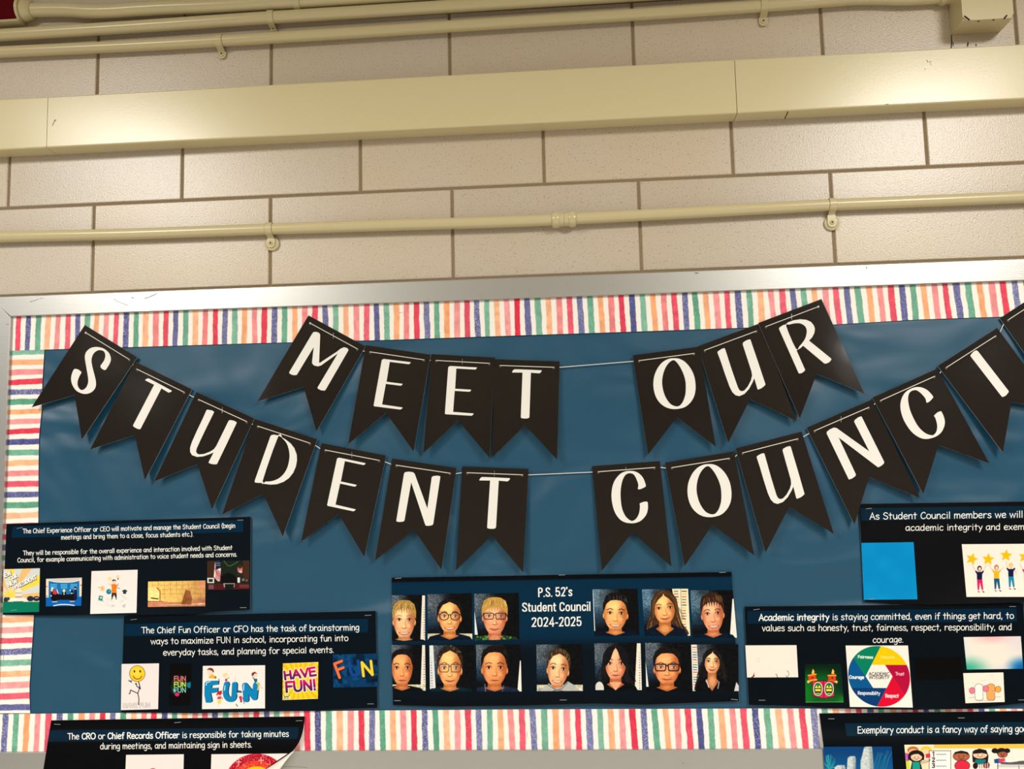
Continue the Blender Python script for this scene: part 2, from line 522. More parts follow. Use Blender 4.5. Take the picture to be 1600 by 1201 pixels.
# ------------------------------------------------------------------ picture painter (colour per vertex of a fine grid)
def vnoise(X, Y, scale, seed):
    rs = np.random.RandomState(seed); g = rs.rand(64, 64)
    x = X / scale; y = Y / scale
    i = np.floor(x).astype(int); j = np.floor(y).astype(int)
    fx = x - i; fy = y - j; fx = fx * fx * (3 - 2 * fx); fy = fy * fy * (3 - 2 * fy)
    G = lambda a, b: g[b % 64, a % 64]
    return (G(i, j) * (1 - fx) + G(i + 1, j) * fx) * (1 - fy) + (G(i, j + 1) * (1 - fx) + G(i + 1, j + 1) * fx) * fy


def sm(a, b, x):
    t = np.clip((x - a) / (b - a), 0, 1); return t * t * (3 - 2 * t)


class Pic:
    """a printed picture: quad of photograph pixels TL, TR, BR, BL; painted in those pixels"""
    def __init__(s, quad, bg, res=2.2):
        q = [np.array(p, float) for p in quad]; s.q = q
        w = max(np.linalg.norm(q[1] - q[0]), np.linalg.norm(q[2] - q[3]))
        h = max(np.linalg.norm(q[3] - q[0]), np.linalg.norm(q[2] - q[1]))
        s.nx = int(w * res) + 2; s.ny = int(h * res) + 2
        u = np.linspace(0, 1, s.nx)[None, :, None]; v = np.linspace(0, 1, s.ny)[:, None, None]
        P = (q[0] * (1 - u) + q[1] * u) * (1 - v) + (q[3] * (1 - u) + q[2] * u) * v
        s.X, s.Y = P[..., 0], P[..., 1]
        s.u = np.broadcast_to(u[..., 0], s.X.shape); s.v = np.broadcast_to(v[..., 0], s.X.shape)
        s.C = np.empty(s.X.shape + (3,)); s.C[:] = np.array(bg, float) / 255.0
        s.aa = 0.55 / res; s.clip = None
    def _mask(s, x0, x1, y0, y1): return (s.X > x0) & (s.X < x1) & (s.Y > y0) & (s.Y < y1)
    def put(s, m, a, col):
        col = np.array(col, float)
        if col.ndim == 1: col = col / 255.0
        if s.clip is not None: a = a * s.clip[m]
        s.C[m] = s.C[m] * (1 - a[:, None]) + col * a[:, None]
    def fill(s, a, col):
        s.C = s.C * (1 - a[..., None]) + np.array(col, float) / 255.0 * a[..., None]
    def ell(s, cx, cy, rx, ry, col, rot=0.0, soft=None, al=1.0):
        sf = soft or s.aa; R = max(rx, ry) + sf * 2 + 1
        m = s._mask(cx - R, cx + R, cy - R, cy + R)
        x = s.X[m] - cx; y = s.Y[m] - cy
        if rot: c, n = math.cos(rot), math.sin(rot); x, y = x * c + y * n, -x * n + y * c
        d = (np.sqrt((x / rx) ** 2 + (y / ry) ** 2) - 1) * min(rx, ry)
        s.put(m, al * np.clip(0.5 - d / (2 * sf), 0, 1), col)
    def poly(s, pts, col, soft=None, al=1.0, smooth=False):
        if smooth: pts = catmull(pts, True, 4)
        p = np.array([tuple(t) for t in pts], float); sf = soft or s.aa
        m = s._mask(p[:, 0].min() - sf - 1, p[:, 0].max() + sf + 1, p[:, 1].min() - sf - 1, p[:, 1].max() + sf + 1)
        x = s.X[m]; y = s.Y[m]
        if not len(x): return
        ins = np.zeros(len(x), bool); D = np.full(len(x), 1e9)
        for i in range(len(p)):
            a, b = p[i], p[(i + 1) % len(p)]
            e = b - a; L = e @ e
            if L < 1e-12: continue
            t = np.clip(((x - a[0]) * e[0] + (y - a[1]) * e[1]) / L, 0, 1)
            D = np.minimum(D, (x - a[0] - t * e[0]) ** 2 + (y - a[1] - t * e[1]) ** 2)
            if a[1] != b[1]:
                c = (a[1] > y) != (b[1] > y)
                ins ^= c & (x < (b[0] - a[0]) * (y - a[1]) / (b[1] - a[1]) + a[0])
        d = np.sqrt(D) * np.where(ins, -1, 1)
        s.put(m, al * np.clip(0.5 - d / (2 * sf), 0, 1), col)
    def line(s, pts, w, col, soft=None, al=1.0, smooth=False):
        if smooth: pts = catmull(pts, False, 4)
        p = np.array([tuple(t) for t in pts], float); sf = soft or s.aa
        if len(p) == 1: p = np.vstack([p, p])
        R = w / 2 + sf + 1
        m = s._mask(p[:, 0].min() - R, p[:, 0].max() + R, p[:, 1].min() - R, p[:, 1].max() + R)
        x = s.X[m]; y = s.Y[m]
        if not len(x): return
        D = np.full(len(x), 1e9)
        for a, b in zip(p[:-1], p[1:]):
            e = b - a; L = max(e @ e, 1e-9)
            t = np.clip(((x - a[0]) * e[0] + (y - a[1]) * e[1]) / L, 0, 1)
            D = np.minimum(D, (x - a[0] - t * e[0]) ** 2 + (y - a[1] - t * e[1]) ** 2)
        a_ = al * np.clip(0.5 - (np.sqrt(D) - w / 2) / (2 * sf), 0, 1)
        if callable(col): s.put(m, a_, col(x, y))
        else: s.put(m, a_, col)
    def rect(s, x0, y0, x1, y1, col, **k): s.poly([(x0, y0), (x1, y0), (x1, y1), (x0, y1)], col, **k)
    def text(s, t, x0, y0, x1, y1, cap, w, col, font=None, **k):
        for st in text_px(t, x0, y0, x1, y1, cap, font or HAND): s.line(st, w, col, **k)
    def grain(s, amp, scale, seed, m=None):
        n = (vnoise(s.X, s.Y, scale, seed) - 0.5) * 2 * amp
        if m is not None: n = n * m
        s.C = np.clip(s.C + n[..., None], 0, 1)
    def mesh(s, name, yf, parent, label=None, eps=0.0004, mat=None):
        V = atv(s.X, s.Y, yf(s.X, s.Y) - eps).reshape(-1, 3)
        i = np.arange(s.nx * s.ny).reshape(s.ny, s.nx)
        Fs = np.stack([i[:-1, :-1], i[1:, :-1], i[1:, 1:], i[:-1, 1:]], -1).reshape(-1, 4)
        o = mk(name, V, Fs, mat or M['print'], parent, colors=lin(np.clip(s.C, 0, 1)).reshape(-1, 3))
        if label: o['label'] = label
        return o
    def solid(s, name, yf, parent, thick=0.0005, mat=None):
        """the sheet itself: painted front, plain back and edges"""
        A = atv(s.X, s.Y, yf(s.X, s.Y)).reshape(-1, 3)
        n = s.nx * s.ny
        i = np.arange(n).reshape(s.ny, s.nx)
        f1 = np.stack([i[:-1, :-1], i[1:, :-1], i[1:, 1:], i[:-1, 1:]], -1).reshape(-1, 4)
        rim = np.concatenate([i[0, :], i[1:, -1], i[-1, -2::-1], i[-2:0:-1, 0]])
        B = A + np.array([0, thick, 0])
        m_ = len(rim); k_ = np.arange(m_) + 2 * n; r2 = np.roll(k_, -1)
        f2 = np.stack([k_, r2, r2 + m_, k_ + m_], -1)
        f3 = f1[:, ::-1] + n
        Fs = np.concatenate([f1, f2, f3])
        C = lin(np.clip(s.C, 0, 1)).reshape(-1, 3)
        fm = np.concatenate([np.zeros(len(f1), int), np.ones(len(f2) + len(f3), int)])
        return mk(name, np.concatenate([A, B, A[rim], B[rim]]), Fs, [mat or M['print'], M['paper']], parent, fm=fm, colors=np.concatenate([C, C, C[rim], C[rim]]))


# ------------------------------------------------------------------ the setting
BW, BH, JT = 0.4064, 0.2032, 0.0062
def build_wall():
    rnd = random.Random(4)
    V, Fs, fm, C = [], [], [], []
    X0, X1 = -3.2, 5.4
    base = lin((201, 188, 170))
    for k in range(-11, 6):
        z0 = LIFT + k * BH + JT / 2; z1 = z0 + BH - JT
        z0 = max(z0, 0.0); z1 = min(z1, CEIL)
        if z1 - z0 < 0.01: continue
        sh = 0.0 if k % 2 == 0 else 0.5
        i = -9
        while True:
            x0 = (i + sh) * BW + JT / 2; x1 = x0 + BW - JT
            i += 1
            if x1 < X0: continue
            if x0 > X1: break
            b = 0.0018
            dy = rnd.uniform(0, 0.0006)
            n = len(V)
            for yy, e in ((0.008, 0), (b + dy, 0), (dy, b)):
                V += [(x0 + e, yy, z0 + e), (x1 - e, yy, z0 + e), (x1 - e, yy, z1 - e), (x0 + e, yy, z1 - e)]
            for a in (0, 4):
                for j in range(4):
                    j2 = (j + 1) % 4
                    Fs.append((n + a + j, n + a + j2, n + a + 4 + j2, n + a + 4 + j))
            Fs.append((n + 8, n + 9, n + 10, n + 11))
            fm += [0] * 9
            t = rnd.uniform(0.95, 1.03); w = rnd.uniform(-0.02, 0.02)
            C += [(base[0] * t * (1 + w), base[1] * t, base[2] * t * (1 - 1.6 * w))] * 12
    n = len(V)
    V += [(X0, 0.0032, 0), (X1, 0.0032, 0), (X1, 0.0032, CEIL), (X0, 0.0032, CEIL)]
    C += [(0.3, 0.25, 0.18)] * 4
    Fs.append((n, n + 1, n + 2, n + 3)); fm.append(1)
    # the body of the wall behind the faces
    n = len(V)
    V += [(X0, 0.2, 0), (X1, 0.2, 0), (X1, 0.2, CEIL), (X0, 0.2, CEIL)]; C += [(0.3, 0.25, 0.18)] * 4
    Fs += [(n + 3, n + 2, n + 1, n), (n - 4, n, n + 1, n - 3), (n - 2, n + 2, n + 3, n - 1), (n - 4, n - 1, n + 3, n), (n - 3, n + 1, n + 2, n - 2)]; fm += [1] * 5
    o = mk('wall_back', np.array(V), Fs, [M['block'], M['mortar']], fm=fm, colors=np.array(C))
    o['kind'] = 'structure'
    bm = bmesh.new(); bm.from_mesh(o.data); bmesh.ops.recalc_face_normals(bm, faces=bm.faces); bm.to_mesh(o.data); bm.free()
    # painted gap shade by the junction box, cracked joint below, chipped glaze beside it
    wall_marks = [(catmull([(1482, 6), (1484.5, 25), (1487, 50), (1486.5, 58), (1487, 66), (1486, 78)], False, 3), 1.5), (catmull([(1488.3, 66), (1489.8, 69), (1489, 72)], False, 3), .8)]
    marks('crack_and_shade', wall_marks, -0.0004, M['crack_and_shade'], o)
    wall_marks = [([(1512.5, 66.5), (1512, 71.5)], 2.0), ([(1525, 69), (1525.3, 71.5)], 1.4), ([(1375, 325.6), (1377.6, 325.4)], 1.6), ([(1382, 325.3), (1384, 325.2)], 1.6), ([(1390, 325), (1393, 324.8)], 1.6), ([(1400, 324.6), (1404, 324.4)], 1.8),
             ([(1410, 324.3), (1412, 324.2)], 1.5), ([(1418, 324), (1421.5, 323.9)], 1.8), ([(1428, 323.6), (1431, 323.5)], 1.6), ([(1438, 323.3), (1441, 323.2)], 1.6), ([(1447, 322.9), (1449, 322.8)], 1.5)]
    marks('chip', wall_marks, -0.0004, M['crack_and_shade'], o)


build_wall()
def slab(name, x0, x1, y0, y1, z0, z1, mat):
    m = MB(); m.box(x0, x1, y0, y1, z0, z1)
    o = m.build(name, mat); o['kind'] = 'structure'; return o
slab('floor', -3.2, 5.4, -7.2, 0.2, -0.1, 0.0, M['floor'])
slab('ceiling', -3.2, 5.4, -7.2, 0.2, CEIL, CEIL + 0.1, M['ceil'])
slab('wall_front', -3.2, 5.4, -7.3, -7.2, 0, CEIL, M['hall'])

# ------------------------------------------------------------------ conduits, straps, couplings
def pipe(label, pts, dia_px, cat='conduit', y=None):
    d0 = (at(*pts[0]) - Vector(CAM)).dot(Vector(CF))
    r = dia_px / 2 * d0 / F
    y = y or -(r + 0.004)
    P = catmull(pts, False, 6)
    path = [at(p[0], p[1], y) for p in P]
    m = MB(); m.tube(path, r, 20)
    o = m.build('conduit_pipe', M['cream'], angle=60)
    tag(o, label, cat, 'cream painted conduits on the block wall')
    return r, y


def strap(px, py, tab_px, r, y, label, slope=0.0, washer=False, w_px=10):
    """one-hole strap hooked over a conduit; (px,py) is the conduit's centre there"""
    c = at(px, py, y)
    w = w_px * PXM
    t = thing('pipe_strap', label, 'pipe strap', (c.x, 0.0, c.z), 'one hole straps on the conduits')
    R = r + 0.0014; th = 0.0016
    prof = []
    for a in np.linspace(80, 255, 16):
        q = math.radians(a); prof.append((y + R * math.cos(q), c.z + R * math.sin(q)))
    # a = 80 deg is the top, 180 deg faces the room, 255 deg is underneath
    fz = c.z - r - 0.006
    foot = 0.0075 if washer else 0.0032
    prof += [(y + R * math.cos(math.radians(262)) * 1.0 + (r * 0.25), c.z - R * 1.03), (-foot - 0.001, fz - 0.001), (-foot, fz - 0.006)]
    endz = c.z - tab_px * PXM
    m = MB()
    P = [np.array(p) for p in prof]
    L, Rr = [], []
    for i in range(len(P)):
        tt = P[min(i + 1, len(P) - 1)] - P[max(i - 1, 0)]; tt = tt / np.linalg.norm(tt)
        nn = np.array([-tt[1], tt[0]])
        L.append(P[i] + nn * th / 2); Rr.append(P[i] - nn * th / 2)
    V = []
    for a, b in zip(L, Rr):
        for x in (c.x - w / 2, c.x + w / 2):
            V += [(x, a[0], a[1]), (x, b[0], b[1])]
    Fs = []
    for i in range(len(P) - 1):
        k = 4 * i; k2 = k + 4
        Fs += [(k, k + 2, k2 + 2, k2), (k + 1, k2 + 1, k2 + 3, k + 3), (k, k2, k2 + 1, k + 1), (k + 2, k + 3, k2 + 3, k2 + 2)]
    Fs += [(0, 1, 3, 2), (len(V) - 4, len(V) - 2, len(V) - 1, len(V) - 3)]
    m.add(V, Fs); m.build('band', M['cream'], t, angle=50)
    # rounded foot
    m = MB(); hw = w * 0.62
    zc = endz + hw
    out = [(c.x + hw, fz - 0.002), (c.x + hw, zc)] + [(c.x + hw * math.cos(a), zc + hw * math.sin(a)) for a in np.linspace(0, -PI, 13)[1:-1]] + [(c.x - hw, zc), (c.x - hw, fz - 0.002)]
    m.prism(out, -foot - 0.0018, -foot + 0.0006)
    m.build('foot', M['cream'], t, angle=40)
    m = MB(); sc = (c.x, 0, zc + 0.001)
    m.disc(sc, hw * 0.62, -foot - 0.0042, -foot - 0.001, 16, dome=0.0012)
    s = m.build('screw_head', M['cream'], t, angle=50)
    m = MB(); a, b = hw * .26, hw * .08
    m.prism([(sc[0] + x, sc[2] + z) for x, z in ((-a, -b), (-b, -b), (-b, -a), (b, -a), (b, -b), (a, -b), (a, b), (b, b), (b, a), (-b, a), (-b, b), (-a, b))], -foot - 0.0046, -foot - 0.003)
    m.build('screw_slot', M['scar'], s)
    if washer:
        m = MB(); m.disc((c.x + 0.001, 0, zc + 0.001), 11.3 * PXM, -0.0062, -0.0008, 32, dome=0.0016)
        m.build('spacer_plate', M['cream'], t, angle=40)
    return t


rA, yA = pipe('thickest cream conduit at the very top, bowed where it leaves the red box', [(40, 15.5), (60, 15.8), (85, 15.2), (110, 15.6), (140, 17.6), (175, 17.2), (215, 14.5), (260, 12), (320, 9.8), (400, 5.5), (480, 1.0), (560, -4), (640, -9), (900, -26), (1300, -54), (1700, -84), (2150, -118)], 21.5)
rB, yB = pipe('cream conduit second from the top, passing just under the red box', [(-420, 78), (-200, 67), (0, 55), (200, 42.5), (400, 29), (600, 16.5), (800, 4), (1000, -8.5), (1300, -28), (1700, -56), (2150, -89)], 18.5)
rC, yC = pipe('cream conduit third from the top, ending at the square junction box', [(-420, 104), (-200, 93), (0, 81.5), (200, 72), (400, 60.5), (600, 48), (800, 35), (1000, 22.5), (1200, 9.0), (1270, 3.6), (1330, -1.2), (1370, -2.0), (1410, -1.0), (1445, -2.4), (1480, -4.5)], 17.0)
rD, yD = pipe('long cream conduit crossing the bare wall just above the board frame', [(-420, 387), (-200, 379), (0, 370.2), (200, 365.5), (400, 358.5), (600, 352), (800, 346), (1000, 336.3), (1200, 325.3), (1300, 320), (1400, 316), (1600, 307.6), (1800, 298), (2150, 281)], 16.6)
strap(421.5, 357.8, 28.0, rD, yD, 'cream strap with round plate, on the conduit above the board, left of its coupling', washer=True)
strap(1300, 320, 32.5, rD, yD, 'cream strap with round plate, on the conduit above the board, right of its coupling', washer=True)
strap(343.5, 64.3, 25.0, rC, yC, 'cream strap with a screw, left one on the third conduit from the top', w_px=11)
strap(1193.5, 9.2, 28.0, rC, yC, 'cream strap with a screw, at top right on the conduit to the junction box', w_px=11)
strap(424.0, 27.5, 22.0, rB, yB, 'cream strap on the second conduit from the top, its foot tucked above the third', w_px=10)
strap(464.5, 1.8, 13.0, rA, yA, 'cream strap on the thickest conduit, cut by the top edge of the view', w_px=10)


def coupling():
    a = at(862.5, 344.0, yD); b = at(900, 342.0, yD)
    t = thing('conduit_coupling', 'cream compression coupling joining the conduit above the board', 'coupling', ((a.x + b.x) / 2, yD, (a.z + b.z) / 2))
    def seg(u0, u1, prof, name, lab=None):
        m = MB(); path = []; rs = []
        for u, r in prof:
            path.append(a.lerp(b, u0 + (u1 - u0) * u)); rs.append(r)
        m.tube(path, rs, 20)
        o = m.build(name, M['cream'], t, angle=35)
    seg(0.0, 0.33, [(0, rD * 1.02), (0.04, rD * 1.25), (0.3, rD * 1.42), (0.75, rD * 1.42), (0.97, rD * 1.22), (1, rD)], 'nut')
    seg(0.68, 1.0, [(0, rD), (0.03, rD * 1.22), (0.25, rD * 1.42), (0.7, rD * 1.42), (0.96, rD * 1.28), (1, rD * 1.02)], 'nut')
    seg(0.31, 0.70, [(0, rD * 1.18), (0.46, rD * 1.2), (0.48, rD * 1.12), (0.52, rD * 1.12), (0.54, rD * 1.2), (1, rD * 1.18)], 'sleeve')
coupling()

# ------------------------------------------------------------------ surface raceway
RW = (depth_of((400, 228), (400, 216.3)) + depth_of((1200, 187), (1200, 174.3)) + depth_of((800, 208.6), (800, 196.2))) / 3
def raceway(x0p, x1p, label, scuffs=(), slant=None):
    def ztop(px): return at(px, np.interp(px, [-300, 0, 74, 400, 703, 990, 1286, 1600, 2100], [170, 154, 151, 134.5, 117.2, 102, 84.8, 68, 41]), -RW)
    def zbot(px): return at(px, np.interp(px, [-300, 0, 400, 800, 1200, 1600, 2100], [248, 233.8, 216.2, 196.2, 174.2, 154.4, 129]), -RW)
    a, b = ztop(x0p), ztop(x1p); c, d = zbot(x1p), zbot(x0p)
    g = 0.0006
    e = 0.003
    t = thing('raceway_cover', label, 'raceway', ((a.x + b.x) / 2, 0, d.z), 'cream raceway covers')
    xa, xb = d.x + g, c.x - g
    za0, za1, zb0, zb1 = d.z, a.z, c.z, b.z
    m = MB()
    # C-shaped enamel cover with rounded front edges
    def ring(x, z0, z1):
        return [(x, 0, z0), (x, -RW + e, z0), (x, -RW + e * .3, z0 + e * .3), (x, -RW, z0 + e), (x, -RW, z1 - e), (x, -RW + e * .3, z1 - e * .3), (x, -RW + e, z1), (x, 0, z1)]
    N = 24; V = []
    for i in range(N + 1):
        s = i / N
        V += ring(xa + (xb - xa) * s, za0 + (zb0 - za0) * s, za1 + (zb1 - za1) * s)
    Fs = []
    for i in range(N):
        for k in range(7):
            Fs.append((8 * i + k, 8 * i + k + 1, 8 * i + k + 9, 8 * i + k + 8))
    Fs += [tuple(range(8))[::-1], tuple(8 * N + k for k in range(8))]
    m.add(V, Fs); m.build('cover', M['raceway'], t)
    if slant:      # seam across the underside
        p, q = at(*slant[0], -RW + e), at(*slant[1], -0.001)
        m = MB(); z = min(p.z, q.z) - 0.0003
        m.add([(p.x - .0008, p.y, p.z - .0002), (p.x + .0008, p.y, p.z - .0002), (q.x + .0008, q.y, q.z - .0002), (q.x - .0008, q.y, q.z - .0002)], [(0, 1, 2, 3)])
        m.build('seam', M['scar'], t)
    marks('scuff_mark', scuffs, -RW - 0.0003, M['scuff'], t)
raceway(-300, 72.6, 'short cream raceway cover at the left edge of the view')
raceway(72.6, 1151.8, 'long middle cream raceway cover between the two seams', [([(87, 187), (83.5, 192), (82, 196)], .8), ([(85, 188.5), (87, 187.5)], .9)])
raceway(1151.8, 2100, 'right-hand cream raceway cover under the square junction box',
        [([(1448, 94), (1450, 97)], .9), ([(1452, 97), (1455, 96)], .9), ([(1454, 99), (1455, 101)], .7), ([(1445, 107), (1446, 108.5)], .8), ([(1384, 163), (1388, 162.6)], 1.0)], slant=((1231.5, 174.5), (1226, 186)))

# ------------------------------------------------------------------ junction boxes
def junction():
    p0 = at(1488, 55); p1 = at(1563, 50)
    D = depth_of((1488, 55), (1503, 32.2))
    f0 = at(1502.5, 32, -D); f1 = at(1581.5, 26, -D)
    zb = (p0.z + p1.z) / 2
    x0 = (p0.x + f0.x) / 2; x1 = (p1.x + f1.x) / 2
    hgt = x1 - x0 + 0.02
    t = thing('junction_box', 'square cream metal junction box at top right with slotted cover corners', 'junction box', ((x0 + x1) / 2, 0, zb))
    m = MB(); m.box(x0, x1, -D + 0.003, 0.0, zb, zb + hgt, bev=0.0015); m.build('body', M['cream'], t)
    m = MB()
    w = 0.012
    out = [(x0 - .001 + w * .7, zb - .001), (x1 + .001 - w * .7, zb - .001), (x1 + .001, zb + w * .7), (x1 + .001, zb + hgt), (x0 - .001, zb + hgt), (x0 - .001, zb + w * .7)]
    m.prism(out, -D - 0.001, -D + 0.003); m.build('cover_plate', M['cream'], t)
    marks('slot', [([(1507.5, 25.5), (1514.5, 31)], 2.6), ([(1569, 29), (1573, 24.2)], 2.4), ([(1527.8, 33.4), (1530.2, 33)], 1.7), ([(1551, 31.5), (1553.2, 31.2)], 1.7)], -D - 0.0014, M['scar'], t)
    m = MB(); a = at(1467, -4.5, yC); b = at(1480, -5, yC); c = Vector((x0 + 0.004, b.y, b.z))
    m.tube([a, a.lerp(c, .05), a.lerp(c, .4), a.lerp(c, .45), a.lerp(c, .8), a.lerp(c, .85), c], [rC, rC * 1.35, rC * 1.4, rC * 1.15, rC * 1.2, rC * 1.6, rC * 1.6], 18)
    m.build('connector', M['cream'], t, angle=40)
junction()


def red_box():
    D = depth_of((46, 42), (22, 31))
    p = at(46, 42); f = at(22, 31, -D)
    x1 = (p.x + f.x) / 2; zb = (p.z + f.z) / 2; s = 0.11
    t = thing('alarm_box', 'cream junction box with a dark red cover in the top left corner', 'junction box', (x1 - s / 2, 0, zb))
    m = MB(); m.box(x1 - s, x1, -D, 0, zb, zb + s, bev=0.004); m.build('body', M['cream'], t)
    m = MB(); m.box(x1 - s + .003, x1 - .003, -D - .004, -D + .0005, zb + .003, zb + s - .003, bev=0.001); o = m.build('cover', M['red'], t); o['label'] = 'dark red cover'
    m = MB(); a = at(27, 16.5, yA); c = at(52, 15.6, yA); b = Vector((x1 - 0.002, yA, a.z))
    m.tube([b, b.lerp(c, .2), b.lerp(c, .22), b.lerp(c, .35), b.lerp(c, .37), b.lerp(c, .9), c], [rA * 1.75, rA * 1.75, rA * 1.45, rA * 1.45, rA * 1.6, rA * 1.3, rA * 1.02], 22)
    m.build('connector', M['cream'], t, angle=40)
red_box()

# ------------------------------------------------------------------ notice board: frame, backing paper, striped borders
YF = -0.022                                  # front of the aluminium frame
YP = -0.0105                                 # blue paper
YS = -0.0128                                 # striped border strips
tl = at(16, 494, YF); tr_ = at(1600, 437.6, YF)
dirx = (tr_ - tl) / (tr_.x - tl.x)
bl0 = at(0, 1175.2, YF); br0 = at(1600, 1168.8, YF)
dirb = (br0 - bl0) / (br0.x - bl0.x)
lv = at(4.6, 800, YF); dl = (lv - tl) / (lv.z - tl.z)
XR = 2 * at(878, 800, YF).x - (tl.x + lv.x) / 2 + 0.03
def top_at(x): return tl + dirx * (x - tl.x)
def bot_at(x): return bl0 + dirb * (x - bl0.x)
zb_ = bot_at(tl.x).z
il = tl + dl * (zb_ - tl.z); il.z = bot_at(il.x).z
IT = [Vector((tl.x, YF, tl.z)), top_at(XR), bot_at(XR), Vector((il.x, YF, il.z))]     # inner corners TL TR BR BL
RAIL = (at(200, 456.6, YF).z - at(200, 488.2, YF).z)


def frame_board():
    t = thing('notice_board', 'large wall notice board in a wide scratched aluminium frame', 'notice board', ((tl.x + XR) / 2, 0, il.z - RAIL))
    r = RAIL
    OT = [IT[0] + Vector((-r, 0, r)), IT[1] + Vector((r, 0, r)), IT[2] + Vector((r, 0, -r)), IT[3] + Vector((-r, 0, -r))]
    for a, b, nm in ((0, 1, 'top'), (1, 2, 'right'), (2, 3, 'bottom'), (3, 0, 'left')):
        o0, o1, i1, i0 = OT[a], OT[b], IT[b], IT[a]
        m = MB()
        e = 0.0012
        def off(v, y): return Vector((v.x, y, v.z))
        din = ((i0 - o0) + (i1 - o1)).normalized() * e
        V = [off(o0, 0), off(o1, 0),
             off(o0, YF + e), off(o1, YF + e),
             off(o0 + din, YF), off(o1 + din, YF),
             off(i0 - din, YF), off(i1 - din, YF),
             off(i0, YF + e), off(i1, YF + e),
             off(i0, -0.004), off(i1, -0.004)]
        Fs = [(2 * k, 2 * k + 1, 2 * k + 3, 2 * k + 2) for k in range(5)]
        Fs += [(0, 2, 4, 6, 8, 10), (1, 11, 9, 7, 5, 3)]
        m.add(V, Fs); o = m.build('frame_rail', M['alu'], t)
        o['label'] = nm + ' rail of the aluminium frame'
        sc = []
        if nm == 'top':
            sc = [([(47, 471.5), (54, 469.5), (60, 467)], .7), ([(62, 466.5), (67, 465.4)], .6), ([(178, 467), (184, 471), (191, 473.5), (199, 477)], .7), ([(205, 464.5), (209, 465.5)], 1.0),
                     ([(226, 466), (233, 464), (239, 461.5), (245, 458.5)], 1.1), ([(668, 466.5)], 1.0), ([(951, 446)], .8), ([(958, 445.6)], .8), ([(1086, 426), (1089, 427), (1091, 425.8)], 1.4), ([(1353, 416.5), (1355, 418), (1353, 419)], 1.2), ([(886, 445)], .7)]
        if nm == 'left': sc = [([(9, 506.5), (14, 506.2)], .6), ([(6, 552)], .8)]
        if nm == 'bottom': sc = [([(1066, 1190), (1069, 1193)], .7), ([(1076, 1194)], .7), ([(1092, 1191)], .6), ([(300, 1193), (470, 1198), (480, 1198.6)], .6)]
        marks('scratch', sc, YF - 0.0002, M['scuff'], o)
    m = MB()
    V = [Vector((v.x, -0.0085, v.z)) for v in IT] + [Vector((v.x, -0.0005, v.z)) for v in IT]
    m.add(V, [(0, 3, 2, 1), (4, 5, 6, 7), (0, 1, 5, 4), (1, 2, 6, 5), (2, 3, 7, 6), (3, 0, 4, 7)])
    m.build('backing_panel', M['board'], t)
frame_board()


def blue_paper():
    N, K = 90, 50
    V = []
    for j in range(K + 1):
        for i in range(N + 1):
            u, v = i / N, j / K
            a = IT[0].lerp(IT[1], u).lerp(IT[3].lerp(IT[2], u), v)
            w = 0.0006 * math.sin(9 * u + 5 * v) * math.sin(7 * v - 4 * u)
            V.append((a.x, YP + w, a.z))
    i = np.arange((N + 1) * (K + 1)).reshape(K + 1, N + 1)
    Fs = np.stack([i[:-1, :-1], i[1:, :-1], i[1:, 1:], i[:-1, 1:]], -1).reshape(-1, 4)
    o = mk('backing_paper', np.array(V), Fs, M['blue'], smooth=True)
    md = o.modifiers.new('thickness', 'SOLIDIFY'); md.thickness = 0.0004; md.offset = -1
    tag(o, 'sheet of plain teal blue paper lining the notice board', 'paper')
blue_paper()

RED, NAVY, GREEN, PEACH, PINK, CREAMW = (226, 64, 90), (92, 94, 150), (104, 168, 142), (246, 176, 130), (240, 144, 146), (244, 239, 231)
ORDER = [RED, NAVY, GREEN, PEACH, PINK]


def extend(v, lo, hi):
    v = list(v); d = v[1] - v[0]
    while v[0] > lo: v.insert(0, v[0] - d)
    d = v[-1] - v[-2]
    while v[-1] < hi: v.append(v[-1] + d); d *= 1.004
    return v


def strip_mesh(name, p, label, staples=(), eps=0.0):
    """remap the strip's two long edges onto measured curves"""
    o = p.solid(name, lambda X, Y: YS - eps + 0 * X, None, 0.0004, M['strip'])
    tag(o, label, 'border strip', 'striped border strips around the board')
    for x0, y0, x1, y1 in staples:
        m = MB(); m.tube([at(x0, y0, YS - eps - .0005), at(x1, y1, YS - eps - .0005)], 0.0004, 6)
        m.build('staple', M['steel'], o)
    return o


xe = 1790
t_reds = extend([28, 106, 181, 259, 336, 413, 492, 573, 651, 730, 808, 891, 972, 1055, 1137, 1224, 1308, 1394, 1479, 1570], -40, xe + 60)
def curved(quad, vertical, e0, e1):
    """stripes painted on a strip whose long edges follow measured polylines e0 (first) and e1 (second)"""
    pic = Pic(quad, CREAMW, 1.4)
    s, t = pic.u, pic.v
    if vertical:
        xs0 = np.array([a[0] for a in e0]); X = quad[0][0] + (quad[1][0] - quad[0][0]) * s
        Y0 = np.interp(X, xs0, [a[1] for a in e0]); Y1 = np.interp(X, [a[0] for a in e1], [a[1] for a in e1])
        pic.X, pic.Y = X, Y0 * (1 - t) + Y1 * t
    else:
        Y = quad[0][1] + (quad[3][1] - quad[0][1]) * t
        X0 = np.interp(Y, [a[1] for a in e0], [a[0] for a in e0]); X1 = np.interp(Y, [a[1] for a in e1], [a[0] for a in e1])
        pic.X, pic.Y = X0 * (1 - s) + X1 * s, Y
    return pic


